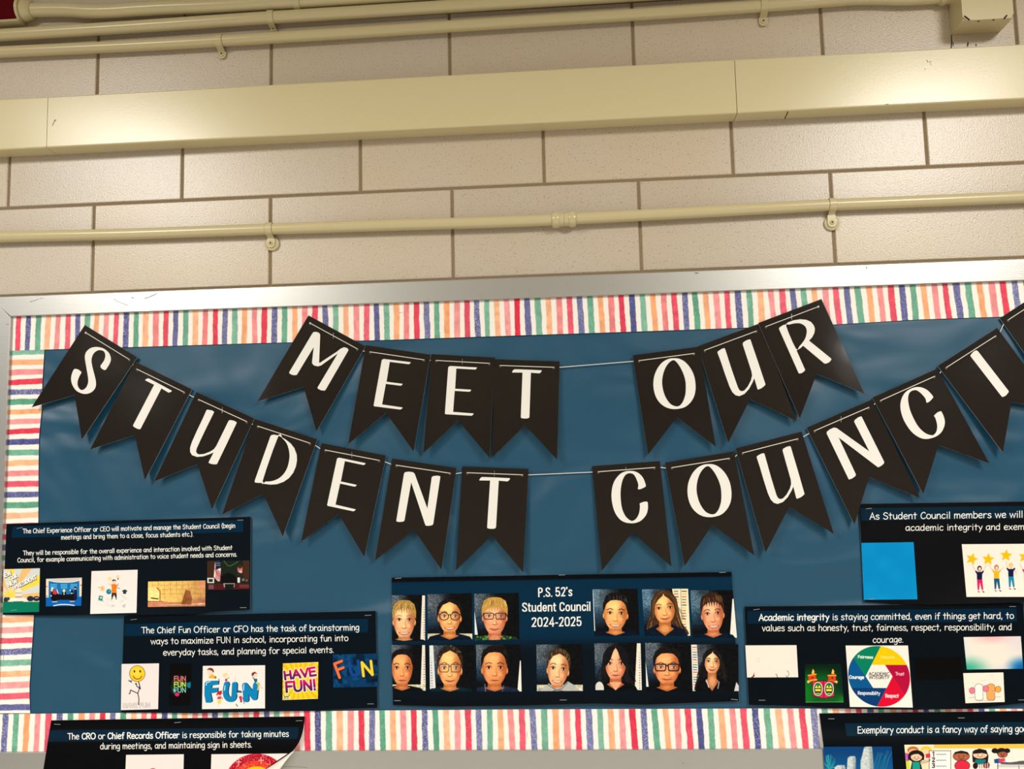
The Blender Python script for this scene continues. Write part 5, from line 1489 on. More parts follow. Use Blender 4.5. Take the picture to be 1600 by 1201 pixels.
def cfo_poster():
    quad = [(193.8, 962.5), (587.2, 954), (590, 1105.5), (189, 1112)]
    t, yf = poster('officer_poster', 'dark poster of three text lines over five bright pictures, left of the portraits', quad, (4, 15, 24), GP, sag=0.007, base=-0.0149,
                   low=[(180, 1112.3), (300, 1114), (420, 1111), (500, 1109), (545, 1107), (592, 1105.3)], band=[(195, 974.5), (575, 966.5), (575, 987.5), (194, 993.5)], staples=[(209, 967.5, 9.5, 1), (575, 961, 10, .5), (579, 1099.3, 10, 0)])
    text_line("The Chief Fun Officer or CFO has the task of brainstorming", 220.8, 989.2, 561.8, 984.4, 9.5, 1.19, yf, t)
    text_line("ways to maximize FUN in school, incorporating fun into", 235.3, 1006.3, 544.5, 1001, 9.5, 1.1, yf, t)
    text_line("everyday tasks, and planning for special events.", 254.8, 1023.8, 522.6, 1019.3, 9.5, 1.1, yf, t)
    # stick figure with a plain round head
    p = Pic([(190, 1037), (248.5, 1036), (247, 1107.5), (189, 1109)], (232, 224, 222), 3)
    K = (44, 38, 40)
    p.ell(214.5, 1052, 12.4, 12.8, K); p.ell(214.5, 1052, 11.7, 12.1, (250, 200, 40)); p.ell(213, 1050, 7, 7, (252, 212, 70), soft=3)
    for x in (210, 219): p.ell(x, 1048.5, 1.3, 2.0, K)
    p.line([(208, 1056), (211, 1059.5), (215, 1060.6), (219, 1059.4), (221.5, 1056)], 1.3, (120, 40, 40), smooth=True)
    p.line([(216.5, 1065), (218, 1071), (217, 1078), (215.5, 1083), (217, 1091), (216.5, 1100)], 1.4, K, smooth=True); p.line([(217, 1066), (219.5, 1076)], 1.3, K); p.line([(219.5, 1076), (214, 1072), (212.5, 1068)], 1.4, K); p.ell(212.5, 1068, 1.4, 1.4, K)
    p.line([(206, 1063), (202.5, 1064), (201, 1062.5)], 1.3, K); p.line([(203, 1064), (205.5, 1065.6)], 1.3, K); p.line([(215.5, 1083), (209, 1080), (204, 1077.7), (203, 1083)], 1.4, K); p.line([(203, 1083), (201.8, 1083.4)], 1.6, K); p.line([(216.5, 1100), (219.5, 1101.3)], 1.6, K)
    p.text('HAVE FUN', 192.5, 1105.3, 235, 1104.4, 6.4, 1.9, (150, 142, 142)); p.text('HAVE FUN', 192.5, 1105.3, 235, 1104.4, 6.4, 0.9, (240, 234, 232))
    p.mesh('picture', yf, t, 'white picture of a stick figure with a round yellow head')
    # neon lettering on black
    p = Pic([(265.5, 1036.5), (299.2, 1036), (297.3, 1102), (263.8, 1102.3)], (5, 5, 6), 3)
    p.ell(278, 1059, 5, 3.4, (120, 30, 70), al=.6, soft=3); p.ell(280, 1066, 8, 5, (120, 130, 30), al=.7, soft=4); p.ell(280, 1073, 9, 3, (20, 110, 50), al=.8, soft=3); p.ell(274, 1079, 5, 4, (20, 90, 100), al=.7, soft=3)
    p.poly([(291.5, 1067), (295, 1066), (298, 1064.5), (298, 1074), (294, 1074.5), (292, 1071)], (14, 118, 150), soft=.8); p.poly([(272.5, 1083.5), (276, 1081.5), (280, 1083), (280.6, 1085), (277.5, 1088), (274, 1086.5)], (222, 36, 100), soft=.7); p.poly([(270, 1076), (274, 1078), (275, 1080), (272, 1081)], (120, 200, 210), soft=.8)
    for k, (c, y) in enumerate((((240, 130, 140), 1063.5), ((226, 240, 130), 1072.7), ((150, 214, 200), 1081.5))): p.text('FUN', 271.5, y, 291, y, 7.4, 1.0, c)
    p.mesh('picture', yf, t, 'black picture of neon lettering')
    # big blue letters with children
    p = Pic([(317, 1040), (414.2, 1039), (414, 1106.3), (315.7, 1107.5)], (238, 230, 226), 3)
    B, D = (10, 128, 182), (10, 44, 84)
    for off, c in ((1.6, D), (0, B)):
        p.poly([(319.5 + off, 1072), (320 + off, 1066), (324 + off, 1063.5), (341.5 + off, 1062.8), (341 + off, 1069), (331 + off, 1070.5), (330 + off, 1074.5), (340.5 + off, 1074), (340 + off, 1081), (329 + off, 1082.8), (331.5 + off, 1095), (328 + off, 1097.5), (321.5 + off, 1097.5), (319.2 + off, 1085)], c)
        p.line([(354 + off, 1068.5), (352.3 + off, 1076), (352.5 + off, 1085), (356 + off, 1091), (361 + off, 1092.3), (365 + off, 1089), (366 + off, 1080), (366.5 + off, 1069)], 8.2, c, smooth=True)
        p.line([(384.5 + off, 1092.5), (382.5 + off, 1070.5), (397.5 + off, 1089.5), (399.5 + off, 1070)], 8.6, c)
    p.line([(322, 1070), (323, 1066), (328, 1064.6)], 1.4, (190, 224, 236)); p.line([(350.6, 1078), (351.6, 1071)], 1.3, (190, 224, 236)); p.line([(380.6, 1078), (381, 1069)], 1.3, (190, 224, 236)); p.line([(367.6, 1056), (367.4, 1066)], .8, (206, 196, 180))
    p.ell(329, 1049.5, 5.2, 4.8, (248, 214, 190)); p.poly([(323, 1047), (325, 1044), (329, 1042.8), (333, 1044.5), (334.5, 1049), (333, 1050.5), (331, 1047.5), (326, 1046)], (120, 52, 30)); p.poly([(325, 1059), (328, 1054.5), (332, 1053), (336, 1056), (338, 1060)], (238, 176, 50)); p.ell(336.5, 1058, 1.8, 2.2, (110, 150, 60))
    p.ell(352.5, 1054.8, 4.2, 3.6, (240, 208, 140)); p.ell(354, 1056.6, 2.8, 2.2, (250, 222, 200)); p.poly([(351.5, 1064), (352, 1060), (355, 1060), (355.5, 1064)], (190, 56, 80)); p.line([(355, 1060), (358.5, 1058)], .8, (150, 100, 80))
    p.ell(398, 1054.5, 4.4, 4.2, (248, 212, 190)); p.poly([(393, 1055), (393.5, 1051), (398, 1049), (402.5, 1052), (398, 1051.8), (395, 1056)], (120, 44, 40)); p.poly([(396, 1060), (402, 1060), (402, 1066), (398, 1066)], (16, 100, 130)); p.line([(395, 1058), (398, 1061)], 1.2, (20, 90, 110)); p.line([(401, 1066), (404.5, 1070), (403, 1077)], 2.2, (220, 196, 90)); p.line([(405, 1067), (409, 1075), (411, 1074.4)], 1.1, (210, 190, 120))
    p.poly([(337.5, 1085), (341, 1080), (346.5, 1078), (347, 1083), (343.5, 1087), (339, 1086.6)], (190, 30, 50)); p.ell(341.5, 1087, 2.6, 2.2, (248, 206, 190)); p.poly([(339, 1092), (340.5, 1088), (345, 1087.5), (345.5, 1092)], (190, 60, 110)); p.poly([(339.5, 1093), (346.5, 1093), (345, 1099), (340.5, 1099)], (236, 206, 90)); p.line([(341.5, 1099), (341.8, 1103)], .9, (220, 190, 150)); p.line([(345, 1088), (348, 1091)], .9, (120, 60, 70))
    p.ell(374, 1083.5, 3.6, 2.8, (248, 214, 200)); p.poly([(369, 1080), (372, 1078), (377, 1079), (378.5, 1082), (371, 1081.5)], (14, 80, 120)); p.poly([(373, 1088), (377.5, 1086.5), (378.5, 1093), (376, 1096)], (190, 40, 70)); p.ell(376.8, 1095.5, 1.5, 1.6, (90, 40, 50)); p.line([(379, 1089), (380.5, 1094), (381.5, 1099)], .9, (40, 50, 60)); p.line([(369, 1100), (371, 1103)], 1.2, (30, 34, 40)); p.line([(341.6, 1060.5), (342.6, 1062)], 1.1, (60, 60, 60))
    p.mesh('picture', yf, t, 'white picture of children around big blue letters')
    # yellow burst
    p = Pic([(442, 1036.2), (497.4, 1034), (496.7, 1091.2), (441.5, 1093.2)], (250, 206, 30), 3)
    rays(p, 468, 1063, [(252, 212, 30), (246, 180, 36)], 44); p.fill(sm(30, 6, np.hypot(p.X - 468, p.Y - 1063)) * .5, (252, 214, 24))
    wl = [('HAVE', 444, 1061.5, 495.2, 1054.5, 12.5, -.1), ('FUN!', 446, 1081, 495, 1077, 15.5, 0)]
    grad = lambda y0, y1: (lambda x, y: (np.array([206, 18, 92])[None] * (1 - np.clip((y - y0) / (y1 - y0), 0, 1))[:, None] + np.array([30, 32, 92])[None] * np.clip((y - y0) / (y1 - y0), 0, 1)[:, None]) / 255)
    for tx, a, b, c, d, cap, _ in wl: p.text(tx, a, b, c, d, cap, 5.6, (252, 246, 250))
    p.text('HAVE', 444, 1061.5, 495.2, 1054.5, 12.5, 3.7, grad(1047, 1064)); p.text('FUN!', 446, 1081, 495, 1077, 15.5, 3.9, grad(1064, 1082))
    p.poly([(442.5, 1086), (452, 1085), (453.5, 1091), (442.5, 1092.5)], (240, 232, 170)); p.line([(443.5, 1086), (445, 1089.5), (448, 1087), (449.5, 1089), (452, 1086)], 1.2, (50, 60, 50)); p.line([(446, 1091), (451.5, 1090.6)], 1, (70, 130, 110)); p.line([(443.2, 1091.2), (445, 1091)], 1, (150, 40, 40))
    for a, b in (((442, 1036.4), (497.4, 1034.3)), ((441.8, 1093), (496.7, 1091))): p.line([a, b], .8, (250, 232, 170))
    p.mesh('picture', yf, t, 'yellow sunburst picture of purple lettering')
    # dim blue picture
    p = Pic([(520, 1022), (589, 1020.8), (590, 1072.3), (521, 1074)], (6, 54, 96), 2.6)
    n = vnoise(p.X, p.Y, 5, 41); p.fill(sm(.5, .75, n) * .7, (4, 80, 132)); p.fill(sm(.45, .2, vnoise(p.X, p.Y, 7, 42)) * .8, (3, 22, 44)); p.fill(sm(.75, 1, p.u) * sm(.4, .9, vnoise(p.X, p.Y, 6, 43)) * .9, (4, 10, 20))
    p.text('F', 528.5, 1060.5, 544.5, 1054.5, 24, 5.6, (20, 22, 34)); p.text('U', 546.5, 1056, 565.5, 1053, 21, 5, (16, 66, 140)); p.text('N', 565, 1058, 586, 1055, 22, 6.2, (20, 26, 36))
    p.text('F', 528, 1059.5, 544, 1053.5, 23.5, 4.2, (240, 112, 62)); p.text('N', 564.7, 1056.5, 585.7, 1054, 22, 4.2, (240, 208, 50))
    p.mesh('picture', yf, t, 'dim blue picture of an orange and a yellow letter')
cfo_poster()


def cro_poster():
    quad = [(80, 1125), (476.5, 1118.5), (456, 1176), (69, 1206)]
    yf = over_rail(sheet_depth([(80, 1125), (476.5, 1118.5), (480, 1290), (56, 1290)], -0.0168, 0.002))
    t = thing('officer_poster', 'black poster at the bottom left whose right edge curls forward, white back showing', 'poster', at(270, 1262, -0.0168), GP)
    # outline of the flat part: right edge curls away, lower end runs out of the picture
    n1, n2 = 60, 40
    yy = np.linspace(0, 1, n2)
    R = catmull([(476.5, 1118.7), (474.5, 1135), (471, 1150), (465, 1163), (455.5, 1174.5), (444, 1183), (428, 1193.5), (411, 1204), (370, 1230), (330, 1262)], False, 6)
    R = np.array(R); Rt = np.interp(np.linspace(1118.7, 1262, n2), R[:, 1], R[:, 0]); Ry = np.linspace(1118.7, 1262, n2)
    p = Pic([(80, 1125), (476.5, 1118.7), (330, 1262), (58, 1262)], (5, 6, 9), .3)
    p.nx, p.ny = n1, n2
    u = np.linspace(0, 1, n1)[None]; v = yy[:, None]
    Lx = 80 + (58 - 80) * v; Ly = 1125 + (1262 - 1125) * v
    p.X = Lx * (1 - u) + Rt[:, None] * u; p.Y = Ly * (1 - u) + Ry[:, None] * u
    p.u = np.broadcast_to(u, p.X.shape); p.v = np.broadcast_to(v, p.X.shape)
    p.C = np.empty(p.X.shape + (3,)); p.C[:] = np.array([5, 6, 9]) / 255
    p.solid('sheet', yf, t, 0.0005)
    # the curled corner: paper rolling towards the room, its white back seen
    A = np.array([(455.5, 1174.5), (444, 1183), (428, 1193.5), (411, 1204), (370, 1230), (330, 1262)])
    B = np.array([(461.5, 1171.5), (455, 1178.5), (446.5, 1189), (437.5, 1202), (414, 1236), (395, 1262)])
    A = np.array(catmull(A, False, 4)); B = np.array(catmull(B, False, 4)); k = len(A); V = []
    for j in range(9):
        s = j / 8
        Q = A * (1 - s) + B * s
        V.append(atv(Q[:, 0], Q[:, 1], yf(A[:, 0], A[:, 1]) - 0.0005 - 0.016 * math.sin(s * PI * .62) * np.linspace(.25, 1.3, k)))
    V = np.array(V).reshape(-1, 3); i = np.arange(9 * k).reshape(9, k)
    o = mk('curled_corner', V, np.stack([i[:-1, :-1], i[1:, :-1], i[1:, 1:], i[:-1, 1:]], -1).reshape(-1, 4), M['paper'], t, smooth=True)
    md = o.modifiers.new('thickness', 'SOLIDIFY'); md.thickness = 0.0003
    o['label'] = 'curled corner showing the white back'
    b = Pic([(78.5, 1140.5), (467, 1135.5), (464.5, 1154), (75.5, 1158.5)], (1, 30, 50), .4); b.mesh('header_band', yf, t, 'dark blue band behind the heading', eps=.0003)
    text_line("The CRO or Chief Records Officer is responsible for taking minutes", 105.4, 1154.8, 451.6, 1150.5, 9.4, 1.1, yf, t, bold=("CRO", "Chief Records Officer"))
    text_line("during meetings, and maintaining sign in sheets.", 156.4, 1170.2, 394.5, 1167.2, 9.4, 1.07, yf, t)
    for x, y, w, s in ((89.5, 1131.2, 10, -.5), (277.5, 1128.3, 10, 1), (467.5, 1125.6, 10, .3)):
        m = MB(); m.tube([at(x - w / 2, y + s / 2, float(yf(x, y)) - .0006), at(x + w / 2, y - s / 2, float(yf(x, y)) - .0006)], .00055, 6); m.build('staple', M['steel'], t)
    p = Pic([(197, 1179), (287.2, 1178), (286, 1240), (194.5, 1241)], (234, 226, 222), 2)
    p.ell(239, 1207, 7, 7.4, (190, 96, 90))
    p.mesh('picture', yf, t, 'plain white picture')
    p = Pic([(330.3, 1178), (449.5, 1176.8), (392, 1216), (328.5, 1240)], (236, 228, 224), 2.4)
    for r, c in ((52, (188, 20, 44)), (41, (226, 62, 40)), (32, (250, 196, 20)), (20, (60, 160, 90)), (12, (40, 90, 170))): p.ell(401, 1229, r, r, c)
    d = np.hypot(p.X - 401, p.Y - 1229); n = vnoise(p.X, p.Y, 1.2, 8)
    p.fill(((n > .72) & (d < 51.5) & (d > 33)) * .55, (255, 190, 180)); p.fill(((n < .2) & (d < 51.5) & (d > 33)) * .5, (120, 10, 30))
    for x, y in ((373, 1190), (408, 1187.5)):
        p.line([(x - 4, y), (x + 4, y)], .8, (255, 226, 206)); p.line([(x, y - 5), (x, y + 5)], .8, (255, 226, 206))
    p.mesh('picture', yf, t, 'white picture of a glittery rainbow arch')
cro_poster()


def members_poster():
    quad = [(1342, 787), (1800, 780.5), (1812, 941), (1350.3, 939)]
    t, yf = poster('member_poster', 'black poster with a plain bright blue square, at the upper right', quad, (9, 10, 13), GP, sag=0.008, base=-0.0152, low=[(1340, 939.2), (1365, 940.3), (1400, 943), (1450, 944.5), (1520, 943), (1600, 940.5), (1820, 941)],
                   band=[(1344, 793.5), (1760, 788), (1762, 807), (1346, 813.3)], bandcol=(4, 34, 52), staples=[(1357.5, 794.3, 9, .8), (1362, 935.6, 9.5, 0)])
    text_line("As Student Council members we will", 1358.6, 811.3, 1599, 808.2, 10.2, 1.22, yf, t)
    text_line("academic integrity and exemplary conduct", 1414.6, 828.9, 1590.5, 827.3, 9.6, 1.1, yf, t, prefix="academic integrity and exe")
    p = Pic([(1346, 848), (1427.5, 846.7), (1433.5, 936), (1349.8, 936.8)], (2, 138, 200), .6); p.grain(.02, 20, 3); p.mesh('picture', yf, t, 'plain bright blue square')
    p = Pic([(1502.8, 850), (1690, 848.7), (1697, 932), (1510.2, 932.2)], (240, 230, 218), 2.6)
    def star(cx, cy, r, rot):
        p.poly([(cx + (r if k % 2 == 0 else r * .48) * math.cos(rot + PI * k / 5), cy + (r if k % 2 == 0 else r * .48) * math.sin(rot + PI * k / 5)) for k in range(10)], (246, 186, 16))
    for x, y, r in ((1518.5, 873, 10), (1544, 873.5, 10), (1572, 867.5, 10), (1601, 870, 10), (1630, 868, 10)): star(x, y, r, -PI / 2 + (x % 7 - 3) * .09)
    SK = (240, 196, 170)
    def kid(x, top, shirt, trous, hair, hands, sk=SK):
        for hx, hy in hands:
            s = 1 if hx > x else -1
            p.line([(x + s * 3.2, top + 12), (x + s * 6, top + 9), (hx, hy)], 1.5, sk, smooth=False); p.line([(x + s * 2.5, top + 13.5), (x + s * 5.5, top + 9)], 2.6, shirt)
        p.ell(x, top + 4.4, 3.6, 4.4, hair); p.ell(x + .3, top + 5.2, 2.3, 2.9, sk)
        p.poly([(x - 4.4, top + 9.5), (x + 4.4, top + 9.5), (x + 4, top + 22), (x - 4, top + 22)], shirt)
        p.poly([(x - 4, top + 21.5), (x + 4.4, top + 21.5), (x + 6, top + 38), (x + 3.4, top + 38), (x + .6, top + 26), (x - .5, top + 38), (x - 3, top + 38)], trous)
        p.line([(x - 2, top + 40), (x - .6, top + 41)], 1.6, (30, 24, 30)); p.line([(x + 4.6, top + 40), (x + 6.8, top + 41.2)], 1.6, (30, 24, 30)); p.line([(x - 1.6, top + 38), (x - 1.4, top + 40)], 1, sk); p.line([(x + 4.8, top + 38), (x + 5, top + 40)], 1, sk)
    kid(1530.5, 883.5, (20, 22, 60), (216, 22, 96), (40, 24, 34), [(1519, 881), (1541, 881)])
    kid(1557, 882, (236, 176, 30), (14, 84, 122), (170, 110, 60), [(1545, 882), (1568, 886)])
    kid(1579.5, 879, (20, 24, 66), (18, 130, 168), (236, 190, 90), [(1572.5, 877), (1588, 897)])
    kid(1604, 881, (206, 30, 96), (70, 30, 80), (60, 34, 30), [(1594, 881), (1612, 880)])
    p.mesh('picture', yf, t, 'white picture of people holding up gold stars')
members_poster()


def integrity_poster():
    quad = [(1163, 947), (1598.5, 942.5), (1608, 1103), (1170, 1101)]
    t, yf = poster('integrity_poster', 'dark poster with a round multicoloured wheel of six values', quad, (3, 11, 19), GP, sag=0.007, base=-0.0156, low=[(1165, 1100.8), (1210, 1101.5), (1260, 1103), (1330, 1107), (1430, 1108.5), (1520, 1107), (1580, 1100), (1610, 1097)],
                   band=[(1167.5, 954.5), (1588, 950), (1589, 971), (1168.5, 974)], bandcol=(0, 32, 54), staples=[(1182, 951.8, 9.5, 1.2), (1582, 947.3, 10, 0), (1190.5, 1093.6, 10, 0), (1596, 1093.2, 10, 0)])
    text_line("Academic integrity is staying committed, even if things get hard, to", 1185.6, 969.3, 1584.5, 966.2, 9.8, 1.19, yf, t, bold=("Academic integrity",))
    text_line("values such as honesty, trust, fairness, respect, responsibility, and", 1190.5, 985.7, 1581.5, 984, 9.8, 1.1, yf, t)
    text_line("courage.", 1363.5, 1003.9, 1412.5, 1003.4, 9.6, 1.1, yf, t)
    p = Pic([(1164.6, 1008), (1244.5, 1007.6), (1247.2, 1057.7), (1167.3, 1058)], (238, 229, 216), 2.2)
    p.line([(1181.5, 1030), (1183, 1028.5), (1185.5, 1029), (1186.6, 1031.5), (1185, 1033.6), (1182.5, 1033.4)], .7, (206, 202, 192), smooth=True); p.line([(1175, 1058), (1178.5, 1055)], 2, (120, 20, 40)); p.line([(1176, 1057), (1178.4, 1051)], .9, (150, 50, 60)); p.line([(1212.3, 1052.6), (1214, 1055), (1214.7, 1058.5)], .9, (50, 46, 46), smooth=True); p.line([(1229.8, 1047.5), (1232.4, 1050.5), (1232.4, 1054), (1230, 1057.5)], .8, (110, 104, 100), smooth=True); p.line([(1227.8, 1055), (1229.5, 1057.8)], .8, (120, 110, 104))
    p.mesh('picture', yf, t, 'almost blank white picture')
    p = Pic([(1257.5, 1037), (1314, 1036.5), (1318.2, 1097), (1258.8, 1097.2)], (10, 92, 30), 2.8)
    p.fill(sm(.45, 0, p.v) * .85, (4, 18, 14)); p.fill(sm(.5, 1, p.u) * sm(1, .6, p.v) * .8, (4, 30, 22)); p.fill(sm(.3, 0, p.u) * sm(.3, .7, p.v) * .6, (20, 130, 30)); p.fill(sm(.75, 1, p.u) * sm(.75, 1, p.v) * .8, (30, 130, 40))
    for sx, cx in ((1, 1269.5), (-1, 1300.5)):
        p.poly([(cx - 6.5, 1055 + sx * .8), (cx + 5, 1052 + sx * -0), (cx + 5.5, 1062), (cx - 6, 1064)], (214, 62, 30)); p.line([(cx - 6.5, 1055), (cx + 5.5, 1053 + (sx < 0) * 2)], 2, (250, 150, 40)); p.line([(cx - 7, 1064), (cx + 6, 1061.5 + (sx < 0) * 3)], 2.6, (250, 160, 40)); p.ell(cx, 1058.5, 1.1, 1.4, (40, 20, 16)); p.poly([(cx - 1.5, 1052), (cx + .5, 1044.5), (cx + 3, 1048), (cx + 2.5, 1053)], (246, 190, 90)); p.ell(cx - sx * 6.5, 1065, 1.8, 2, (244, 190, 110))
    p.poly([(1268.5, 1063.5), (1286, 1062.5), (1303, 1064), (1303.5, 1088), (1287.5, 1091.5), (1270, 1087)], (30, 14, 20)); p.poly([(1269.5, 1064.3), (1286, 1063.6), (1302.5, 1065), (1303, 1087), (1287.5, 1090.6), (1270.8, 1086.2)], (206, 46, 76)); p.line([(1286.5, 1064), (1287.5, 1091)], 1, (60, 12, 30))
    for cx in (1278, 1295.3):
        p.ell(cx, 1076, 7.4, 10.8, (226, 222, 206)); p.ell(cx, 1076, 6.2, 9.6, (14, 110, 52)); p.poly([(cx - 4.6, 1074), (cx - 2.5, 1070.5), (cx + 2.5, 1070.5), (cx + 4.4, 1074), (cx + 4.2, 1080), (cx - 4, 1080)], (240, 220, 90)); p.ell(cx, 1072, 1.1, 1.6, (30, 20, 24)); p.line([(cx - 4.4, 1075.5), (cx + 4.3, 1075.5)], 1.6, (60, 16, 20)); p.line([(cx - 3.6, 1080.5), (cx + 3.6, 1080.5)], 2, (40, 20, 20)); p.line([(cx - 2.5, 1083), (cx + 2.5, 1083)], 1, (236, 220, 120))
    p.line([(1258.8, 1096.6), (1317.5, 1096.2)], .7, (150, 170, 130), al=.7)
    p.mesh('picture', yf, t, 'green picture with a red crest and two torches')
    # the wheel
    p = Pic([(1321.3, 1008.2), (1418.7, 1008.2), (1426.2, 1105), (1328, 1104)], (240, 232, 222), 4)
    q = p.q
    # wheel drawn in the sheet's own skew: local coordinates s, t in -1..1
    S_ = p.u * 2 - 1; T_ = p.v * 2 - 1
    rr = np.hypot(S_, T_) / .985
    hexr = lambda a: [(.44 * math.cos(a + k * PI / 3), .375 / .866 * .866 * math.sin(a + k * PI / 3) / .866 * .866 / .866) for k in range(6)]
    loc = lambda s, t_: tuple(((q[0] * (1 - (s + 1) / 2) + q[1] * (s + 1) / 2) * (1 - (t_ + 1) / 2) + (q[3] * (1 - (s + 1) / 2) + q[2] * (s + 1) / 2) * (t_ + 1) / 2))
    HX = [(-.43, 0.0), (-.215, -.375), (.215, -.375), (.43, 0.0), (.215, .375), (-.215, .375)]     # left, top left, top right, right, ...
    W_ = [((246, 196, 6), 1, 2), ((176, 10, 58), 2, 3), ((214, 6, 46), 3, 4), ((4, 56, 110), 4, 5), ((4, 84, 140), 5, 0), ((2, 124, 90), 0, 1)]
    # each sector lies between the ray along side k and the ray along the next side (pinwheel)
    def rayend(a, b, L=2.6): d = np.array(b) - np.array(a); d = d / np.linalg.norm(d); return np.array(b) + d * L
    m0 = np.zeros(p.X.shape, int) - 1
    secs = [((2, 124, 90), 5, 0, 1), ((246, 196, 6), 0, 1, 2), ((176, 10, 58), 1, 2, 3), ((214, 6, 46), 2, 3, 4), ((4, 56, 110), 3, 4, 5), ((4, 84, 140), 4, 5, 0)]
    C0 = p.C.copy()
    for col, a, b, c in secs:
        e1 = rayend(HX[a], HX[b]); e2 = rayend(HX[b], HX[c])
        P = [HX[b], tuple(e1)]
        a1 = math.atan2(e1[1], e1[0]); a2 = math.atan2(e2[1], e2[0])
        while a2 < a1: a2 += 2 * PI
        P += [(3.2 * math.cos(z), 3.2 * math.sin(z)) for z in np.linspace(a1, a2, 8)] + [tuple(e2), HX[c]]
        p.poly([loc(*z) for z in P], col)
    out = np.clip(0.5 + (rr - 1) * 48 / .5, 0, 1)[..., None]
    p.C = p.C * (1 - out) + C0 * out
    p.poly([loc(*z) for z in HX], (240, 232, 222))
    WT = (244, 244, 236)
    tw = lambda tx, a, b, c, d, cap, w, col=WT: p.text(tx, a, b, c, d, cap, w, col)
    tw('Fairness', 1340.3, 1027.8, 1364.2, 1028.6, 4.3, 1.0, (170, 220, 190)); tw('Fairness', 1340.3, 1027.8, 1364.2, 1028.6, 4.3, .75); tw('Honesty', 1376, 1028.2, 1398, 1028.4, 4.2, .8, (252, 226, 130)); tw('Trust', 1399, 1054.6, 1413, 1054.8, 4.8, .8, (240, 200, 210)); tw('Respect', 1383.2, 1089.2, 1404.5, 1089.3, 5.2, 1.1, (250, 216, 220)); tw('Responsiblity', 1340.2, 1084.7, 1375.2, 1085.2, 5, .95, (226, 234, 240)); tw('Courage', 1326.8, 1059.7, 1350.2, 1060.2, 4.8, 1.1)
    tw('ACADEMIC', 1357.3, 1054.8, 1390, 1054.9, 4.9, .85, (50, 42, 42)); tw('INTEGRITY', 1358, 1060.2, 1389.6, 1060.3, 4.6, .85, (50, 42, 42))
    p.mesh('picture', yf, t, 'white picture of a coloured wheel of six values')
    p = Pic([(1429, 1027.3), (1501.2, 1026.8), (1503.4, 1060.8), (1431.3, 1061.9)], (5, 5, 5), .6); p.mesh('picture', yf, t, 'plain black rectangle')
    p = Pic([(1505.6, 995), (1595, 993.7), (1598.6, 1044.3), (1510.6, 1045.6)], (232, 226, 214), 1.4)
    p.fill(sm(.5, 0, np.hypot(p.u, p.v - 1) * .9) * 1.2 * .9 * (p.u < 2), (70, 176, 146)); p.fill(sm(.38, .05, np.hypot((p.u - 1) * .95, (p.v - 1) * .75)), (4, 104, 178)); p.fill(sm(.3, 0, p.v) * sm(.5, 0, abs(p.u - .5)) * .7, (236, 160, 172)); p.fill(sm(.55, 1, p.u) * sm(.8, .1, p.v) * .5, (214, 196, 216)); p.fill(sm(.12, 0, p.u) * sm(.9, .3, p.v) * .5, (206, 222, 226)); p.fill(sm(.25, 0, abs(p.u - .6)) * sm(.8, 1, p.v) * .5, (206, 206, 220))
    p.mesh('picture', yf, t, 'pastel picture fading from green to blue')
    p = Pic([(1505, 1051.3), (1567.7, 1050.2), (1569.8, 1096.3), (1508.6, 1098.2)], (240, 230, 214), 2.8)
    K = (92, 62, 60)
    for cx, col in ((1529.5, (246, 240, 230)), (1548, (240, 164, 90))):      # two plain rounded figures
        p.poly([(cx - 5, 1093), (cx - 6.5, 1084), (cx - 7, 1075), (cx - 5, 1069.5), (cx, 1067.6), (cx + 5.5, 1069.5), (cx + 7, 1075), (cx + 6.5, 1084), (cx + 6, 1093)], K, smooth=True); p.poly([(cx - 4.6, 1092.4), (cx - 5.9, 1084), (cx - 6.4, 1075), (cx - 4.5, 1070), (cx, 1068.2), (cx + 5, 1070), (cx + 6.4, 1075), (cx + 5.9, 1084), (cx + 5.4, 1092.4)], col, smooth=True)
    for x, y, c in ((1519, 1078.5, (238, 120, 150)), (1540, 1075.5, (238, 120, 150)), (1559.5, 1076.5, (244, 166, 60))): p.ell(x, y, 4.9, 5.1, K); p.ell(x, y, 4.3, 4.5, c)
    p.line([(1514, 1089.5), (1524, 1089)], 1.4, (190, 180, 178), al=.8); p.line([(1556, 1088.6), (1563, 1088.2)], 1.4, (190, 180, 178), al=.8); p.line([(1524.5, 1095), (1553, 1094)], .8, (176, 160, 150), al=.8)
    for x, y in ((1520, 1067), (1513, 1075), (1535, 1063), (1539.5, 1062), (1550, 1055)): p.ell(x, y, .6, .6, (170, 160, 150))
    p.mesh('picture', yf, t, 'cream picture of two rounded shapes with pink and orange balls')
integrity_poster()


